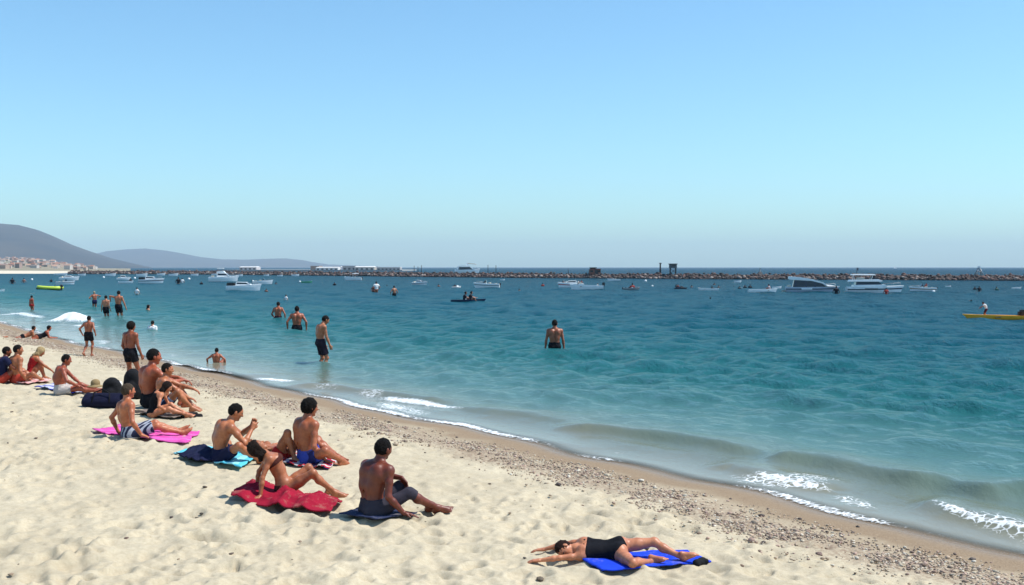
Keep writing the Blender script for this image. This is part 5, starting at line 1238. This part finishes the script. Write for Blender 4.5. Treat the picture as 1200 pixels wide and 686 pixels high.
# 13-15 left edge
sand_person(dict(pel=(0, 0, .12), spine=(.02, .0, 1), bend=.05, chyaw=6, head=(0, .08, 1), face=(.35, .9, -.2),
                 RL=((.2, .5, .07), (.9, .4, .4), (-.4, .8, 0)), LL=((-.1, .5, .07), (-.8, .5, .5), (.5, .8, 0)),
                 RA=((.34, .10, .09), (.4, -1, 0), (.4, .8, -.2), (0, 0, -1), .1), LA=((-.24, .25, .2), (-.6, -.6, 0), (.3, .9, -.3), (0, 0, -1), .3)),
            20, 449, 404.5, 46, 'tan backed man leaning on one arm beside the blonde woman', TAN, sink=.01, h=.010,
            hair=BLK, clothes=[('shorts', cloth_mat('red_shorts', (.42, .05, .03)), .5, .02)])
sand_person(dict(pel=(0, 0, .17), spine=(0, .35, 1), bend=.05, head=(0, .6, 1), face=(.1, 1, -.5),
                 RL=((.12, .34, .08), (.2, .4, 1), (0, 1, 0)), LL=((-.12, .36, .08), (-.3, .4, 1), (0, 1, 0)),
                 RA=((.14, .48, .3), (.8, 0, -.2), (-.1, .8, -.6), (0, 0, -1), .3), LA=((-.1, .5, .28), (-.8, 0, -.2), (.2, .8, -.6), (0, 0, -1), .3)),
            36, 446, 408, 58, 'blonde woman crouched with her knees drawn up', TAN, h=.010, female=True,
            hair=('bob', (.36, .26, .13)), clothes=[('swimsuit', cloth_mat('red_swimwear', (.4, .02, .02)))])
sand_person(dict(pel=(0, 0, .12), spine=(-.05, .2, 1), bend=.05, head=(0, .1, 1), face=(.1, 1, -.2),
                 RL=((.2, .6, .07), (.4, .1, 1), (0, 1, .1)), LL=((-.05, .55, .07), (-.4, .1, 1), (0, 1, .1)),
                 RA=((.15, .42, .3), (.8, -.2, -.2), (0, .9, -.3), (0, 0, -1), .3), LA=((-.2, .1, .1), (-.6, -.8, 0), (0, .9, -.3), (0, 0, -1), .3)),
            2, 449, 407, 55, 'seated person in dark top cut by the left frame edge', BRN, h=.012,
            hair=BLK, clothes=[('shirt', NAVY), ('shorts', cloth_mat('red_shorts', (.42, .05, .03)), .5, .02)])
# 16-17 the two lying near the water
for px_, py_, yt_, hd, lab, sk, cl in ((30, 396.5, 382.5, 58, 'sunbather raised on elbows near the waterline, the landward one of two', TAN, 'trunks'), (47, 397.5, 382, 60, 'sunbather raised on elbows near the waterline, the seaward one of two', RED_TAN, 'swimsuit')):
    sand_person(dict(pel=(0, -.1, .1), spine=(0, .86, .5), bend=-.06, head=(0, .25, 1), face=(.2, 1, 0),
                     RL=((.12, -.9, .06), (.3, 0, -1), (0, -1, -.2), (0, 0, -1)), LL=((-.12, -.9, .06), (-.3, 0, -1), (0, -1, -.2), (0, 0, -1)),
                     RA=((.2, .62, .04), (.4, -1, -.4), (-.4, 1, 0), (0, 0, -1), .2), LA=((-.2, .62, .04), (-.4, -1, -.4), (.4, 1, 0), (0, 0, -1), .2)),
                px_, py_, yt_, hd, lab, sk, h=.014, detail=False, female=(cl == 'swimsuit'), hair=BLK, clothes=[(cl, BLACK_CLOTH)])
# 18 walking man at the water's edge
sand_person(dict(pel=(0, 0, .92), spine=(0, .04, 1), bend=.01, head=(0, .1, 1), face=(0, 1, -.05),
                 RL=((.07, .10, .085), (.05, 1, 0)), LL=((-.08, -.28, .16), (-.05, 1, 0), (0, .9, -.5)),
                 RA=((.30, .02, .95), (.5, -1, 0)), LA=((-.34, .06, .96), (-.6, -1, 0))),
            104, 417.5, 370.5, 8, 'man in black shorts walking along the edge of the water', (.36, .15, .085), h=.011,
            hair=BLK, clothes=[('shorts', BLACK_CLOTH, .55, .03)])

# ------------------------------------------------------------------ people in the water
def stand(**kw):
    d = dict(pel=(0, 0, .93), spine=(0, .02, 1), bend=.02, head=(0, .06, 1), face=(0, 1, -.05)); d.update(kw); return d
wader(stand(RA=((.29, .06, .80), (.6, -.8, 0)), LA=((-.29, .06, .80), (-.6, -.8, 0))), 650, 415.5, 375, .67, 2,
      'man in black shorts standing hip deep, alone in open water', (.36, .155, .095), h=.010, hair=BLK, clothes=[('shorts', BLACK_CLOTH, .6, .03)])
wader(stand(spine=(0, .12, 1), bend=.05, head=(0, .5, 1), face=(0, 1, -.45), RA=((.22, .22, .78), (.5, -1, 0)), LA=((-.2, .2, .8), (-.5, -1, 0)),
            RL=((.1, .06, .085), (.1, 1, 0)), LL=((-.1, -.06, .085), (-.1, 1, 0))), 376, 427.5, 370.5, .30, 62,
      'man with head bowed wading shin deep in dark shorts', (.44, .235, .145), h=.010, hair=BLK, clothes=[('shorts', cloth_mat('dark_shorts', (.02, .014, .022)), .75, .035)])
wader(stand(RA=((.34, .02, .90), (.6, -.6, 0)), LA=((-.34, .02, .90), (-.6, -.6, 0))), 348, 388.5, 359, .80, -4,
      'broad backed man in black trunks standing hip deep beside a shorter bather', (.42, .16, .09), h=.013, hair=BLK, clothes=[('shorts', BLACK_CLOTH, .6, .03)])
wader(stand(RA=((.33, .08, .90), (.6, -.6, 0)), LA=((-.25, .2, .95), (-.6, -.6, 0))), 326, 376.5, 354, .78, 4,
      'slim bather with dark trunks, farther of the two men hip deep in the water', (.42, .17, .10), h=.014, hair=BLK, clothes=[('shorts', cloth_mat('dark_red_shorts', (.05, .012, .02)), .6, .03)])
wader(stand(RA=((.36, .12, .82), (.6, -.6, 0)), LA=((-.55, .12, 1.25), (-.6, -.2, .3)), LL=((-.16, .05, .085), (0, 1, 0)), RL=((.16, -.03, .085), (0, 1, 0))), 139, 374, 341, .28, 14,
      'tall man in black shorts reaching an arm towards the child beside him', (.48, .235, .14), h=.014, detail=False, hair=BLK, clothes=[('shorts', BLACK_CLOTH, .7, .03)])
wader(stand(), 124, 374, 346.5, .30, 10, 'child in black shorts wading beside the tall man', (.52, .29, .2), h=.016, detail=False, hair=BLK, clothes=[('shorts', BLACK_CLOTH, .6, .03)])
wader(stand(spine=(-.05, .05, 1), RA=((.3, .1, 1.2), (.7, -.4, 0)), LA=((-.28, .15, 1.1), (-.6, -.6, 0))), 111, 361.5, 341.5, .36, -30,
      'bather with a pale cap wading in dark trunks, left of the child', (.42, .19, .12), h=.018, detail=False, hair=('bun', (.5, .42, .3)), clothes=[('shorts', cloth_mat('navy_trunks', (.012, .014, .05)), .4, .02)])
wader(stand(), 37, 367, 346.5, .2, 20, 'tanned woman in a reddish bikini wading off the left shore', (.36, .135, .075), h=.018, detail=False, female=True, hair=('bun', (.012, .009, .008)),
      clothes=[('trunks', cloth_mat('red_swimwear', (.4, .02, .02))), ('bikini_top', cloth_mat('red_swimwear', (.4, .02, .02)))])
wader(dict(pel=(0, 0, .12), spine=(0, -.05, 1), bend=.03, head=(0, .15, 1), face=(-.3, 1, -.1), RL=((.14, .5, .07), (.3, 0, 1)), LL=((-.14, .5, .07), (-.3, 0, 1)),
           RA=((.42, .0, .16), (.9, -.5, .2)), LA=((-.42, .0, .16), (-.9, -.5, .2))), 254, 427.5, 408, .16, 10,
      'bather sitting waist deep in the shallows with elbows out', (.42, .17, .10), h=.012, hair=BLK, clothes=[('trunks', BLACK_CLOTH)])
wader(stand(), 178.5, 387.5, 376, 1.22, 10, 'chest deep bather in a white top near the shore', (.5, .28, .2), h=.016, detail=False, hair=BLK, clothes=[('shirt', cloth_mat('white_shirt', (.75, .74, .72)))])
wader(stand(), 173.5, 367, 357.5, 1.15, 60, 'chest deep bather with black hair, out beyond the tall man', (.6, .42, .34), h=.02, detail=False, hair=('bob', (.01, .008, .008)))
WHITE_SH = cloth_mat('white_shirt', (.75, .74, .72)); GREEN_SH = cloth_mat('green_shirt', (.05, .14, .12)); DARKSUIT = cloth_mat('dark_wetsuit', (.012, .014, .02)); REDSH = cloth_mat('red_shirt', (.35, .05, .04))
FAR = [  # px, water line, top, depth on the body, heading, label, skin, clothes, hair
    (160.5, 346, 337, .8, 20, 'pale thin bather standing alone off the tall man', (.62, .5, .42), [('shirt', WHITE_SH)]),
    (335, 354, 345.5, .8, 40, 'bather in white top beyond the two hip deep men', (.5, .33, .27), [('shirt', WHITE_SH)]),
    (441, 344, 330, .55, -20, 'bather in a pale shirt, left of the pair by the white paddle board', (.42, .2, .14), [('shirt', WHITE_SH)]),
    (437.5, 343, 334, .8, 30, 'reddish bather close beside the pale shirted one', (.3, .1, .06), [('trunks', BLACK_CLOTH)]),
    (462, 349, 335, .6, -30, 'dark haired bather standing at the white paddle board', (.44, .27, .2), [('shorts', BLACK_CLOTH, .6, .03)]),
    (453.5, 336.5, 334, 1.4, 0, 'head of a swimmer between two groups of bathers', (.2, .1, .07), []),
    (741, 341, 332, .9, 20, 'bather in a red shirt standing by the small grey boat', (.3, .14, .1), [('shirt', REDSH)]),
    (832.5, 352, 348.5, 1.38, 0, 'lone swimmer, just a dark head, in open water right of centre', (.12, .04, .04), []),
    (980, 346.5, 335.5, .72, 8, 'dark suited bather between the two cabin cruisers', (.16, .09, .08), [('shirt', DARKSUIT), ('shorts', DARKSUIT, .5, .02)]),
    (1038.5, 346, 337.5, .8, 0, 'bather in red holding a white board below the flybridge yacht', (.3, .12, .09), [('shirt', REDSH)]),
    (1142.5, 340.5, 336, 1.1, 0, 'dark bather far off, the left one of a close pair', (.12, .07, .06), [('shirt', DARKSUIT)]),
    (1147.5, 342.5, 335.5, .8, 0, 'dark bather far off, the right one of a close pair', (.12, .07, .06), [('shirt', DARKSUIT)]),
    (1168, 342, 336, .9, 0, 'faint bather in a green shirt near the small white dinghy at right', (.35, .3, .25), [('shirt', GREEN_SH)]),
    (866.5, 339, 335.5, 1.2, 0, 'swimmer in dark suit, leftmost of the trio beside the rowing boat', (.2, .15, .13), [('shirt', DARKSUIT)]),
    (873, 338.5, 334, 1.1, 0, 'swimmer in dark suit, middle of the trio beside the rowing boat', (.14, .08, .08), [('shirt', DARKSUIT)]),
    (879, 338.5, 333.5, 1.1, 0, 'swimmer in dark suit, closest of the trio to the rowing boat', (.14, .1, .1), [('shirt', DARKSUIT)]),
    (842, 338, 334.5, 1.2, 0, 'swimmer with dark hair right of the flat white boat', (.12, .08, .07), []),
    (837, 334.5, 331.5, 1.2, 0, 'dark swimmer beyond the flat white boat', (.12, .08, .07), []),
    (810.5, 338, 334, 1.2, 0, 'swimmer right of the dark jet ski', (.1, .08, .08), []),
    (860, 337, 335, 1.38, 0, 'faint swimmer far left of the trio', (.16, .12, .1), []),
    (608.5, 342, 338.5, 1.25, 0, 'faint dark swimmer right of the white speedboat', (.1, .1, .1), []),
    (323.5, 333.5, 330.5, 1.3, 0, 'dark swimmer right of the small white speedboat at left', (.08, .07, .09), []),
    (14.5, 333, 325.5, .9, 0, 'hazy bather in a dark suit off the far left shore', (.2, .12, .14), [('shirt', DARKSUIT)]),
    (28, 332, 326, .9, 0, 'hazy bather nearer the white float, off the far left shore', (.35, .25, .25), []),
    (213.5, 332, 326, .9, 0, 'faint bather standing left of a white buoy', (.45, .38, .35), [('shirt', WHITE_SH)]),
    (209, 333.5, 325, .8, 0, 'faint dark bather beside the pale one left of a white buoy', (.2, .15, .15), [('shirt', DARKSUIT)]),
    (153, 331, 326, .9, 0, 'dark bather at the stern of a small pale skiff', (.15, .1, .1), [('shirt', DARKSUIT)]),
]
FAR += [(60, 331, 327, 1.0, 0, 'hazy swimmer above the lime inflatable dinghy at left', (.25, .17, .15), [('shirt', DARKSUIT)]),
    (236, 334, 330, 1.1, 0, 'dark swimmer left of the flybridge yacht at left', (.16, .1, .09), [('shirt', DARKSUIT)]),
    (312, 343, 338.5, 1.1, 0, 'swimmer just right of the black sterned boat and nearer', (.25, .13, .1), []),
    (392, 335, 331, 1.1, 0, 'swimmer beyond the adrift surfboard, left of the bright white boat', (.2, .12, .1), [('shirt', DARKSUIT)]),
    (514, 337, 333, 1.1, 0, 'swimmer between the short cabin boat and the white jet ski', (.22, .12, .1), []),
    (636, 336, 332, 1.1, 0, 'swimmer left of the crowded motor boat', (.2, .12, .1), [('shirt', REDSH)])]
for (px_, yw_, yt_, hw_, hd_, lab, sk, cl) in FAR:
    wader(stand(RA=((.3, .15, .95), (.6, -.6, 0)), LA=((-.3, .15, .95), (-.6, -.6, 0))), px_, yw_, yt_, hw_, hd_, lab, sk, h=.03, detail=False, hair=('short', (.012, .01, .01)), clothes=cl)

# ------------------------------------------------------------------ bags and small things on the sand
def sand_field(name, px, py, build, m_, label, cat, h=.012, noise=.004, rz=0, nsc=30):
    x, y, z = on_sand(px, py); Q = Field(); build(Q); a_, b_ = Q.mesh(h, noise=noise, nscale=nsc); ob = link_mesh(name, a_, b_, m_)
    ob.location = (x, y, z - .01); ob.rotation_euler = (0, 0, rz); tag(ob, label, cat); return ob
NAVYB = cloth_mat('navy_canvas', (.008, .009, .028)); BLKB = cloth_mat('black_nylon', (.014, .014, .016))
def duffel(Q):
    for s_ in (-1, 1): Q.cone((-.32, .09 * s_, .11), (.32, .09 * s_, .11), .11, k=.08)
    Q.cone((-.32, 0, .2), (.32, 0, .19), .09, k=.08)
d_ = sand_field('duffel_bag', 122, 477, duffel, NAVYB, 'navy blue duffel bag lying behind the man on the pink towel', 'bag')
d_.scale = (.88, .88, .92)
tube('handle', [[(-.18, -.2, .12), (-.16, -.13, .30), (.0, -.08, .37), (.16, -.13, .30), (.18, -.2, .12)]], .014, BLKB, d_)
def pack(Q):
    Q.cone((-.10, 0, .12), (-.08, 0, .40), .13, .11, k=.06); Q.cone((.10, 0, .12), (.08, .02, .37), .13, .11, k=.06); Q.cone((0, -.1, .12), (0, -.09, .26), .1, .09, k=.05); Q.ball((0, 0, .47), .12, k=.1)
b1 = sand_field('backpack', 131.5, 471, pack, BLKB, 'rounded black backpack standing behind the navy duffel bag', 'bag'); b1.scale = (.9, .9, .8)
tube('strap', [[(s_ * .09, .12, .5), (s_ * .1, .2, .4), (s_ * .1, .17, .12)] for s_ in (-1, 1)], .018, NAVYB, b1)
b2 = sand_field('backpack', 156, 467, pack, BLKB, 'tall black backpack propped up in front of the standing man', 'bag'); b2.scale = (.9, .9, 1.0)
tube('strap', [[(s_ * .09, .12, .5), (s_ * .1, .2, .4), (s_ * .1, .17, .12)] for s_ in (-1, 1)], .018, NAVYB, b2)
def clothp(Q):
    Q.cone((-.1, 0, .03), (.1, .02, .05), .045, k=.05); Q.cone((-.02, -.06, .03), (.08, .06, .06), .04, k=.05); Q.ball((.06, -.03, .08), .04, k=.05)
w1 = sand_field('cloth', 134, 468, clothp, cloth_mat('white_cloth', (.75, .74, .72)), 'crumpled white cloth on top of the navy duffel bag', 'cloth', .01, .006); w1.location.z += .25
h1 = sand_field('hat', 112, 466, lambda Q: (Q.ell((0, 0, .03), np.eye(3), (.16, .15, .022), k=.02), Q.ell((0, 0, .09), np.eye(3), (.09, .085, .08), k=.03)), cloth_mat('straw', (.28, .2, .1)), 'brown straw hat resting by the end of the navy duffel bag', 'hat', .01, .002); h1.location.z += .2
def sandal(Q):
    Q.cone((-.11, 0, .02), (.12, 0, .02), .038, .045, k=.02); Q.cone((.02, -.045, .03), (.06, 0, .075), .016, k=.02); Q.cone((.02, .045, .03), (.06, 0, .075), .016, k=.02)
sd1 = sand_field('sandal', 226, 489, sandal, BLKB, 'black sandals left at the feet of the long haired woman', 'sandals', .008, .001, .3)
rl = sand_field('rolled_cloth', 820, 663, lambda Q: (Q.cone((-.09, -.03, .05), (.09, .03, .055), .055, .05, k=.03), Q.cone((-.06, .03, .03), (.08, -.03, .05), .045, k=.03)), BLKB, 'black rolled cloth on the far end of the blue towel', 'cloth', .008, .006, .6); rl.location.z += .01; rl.scale = (.62, .62, .62)
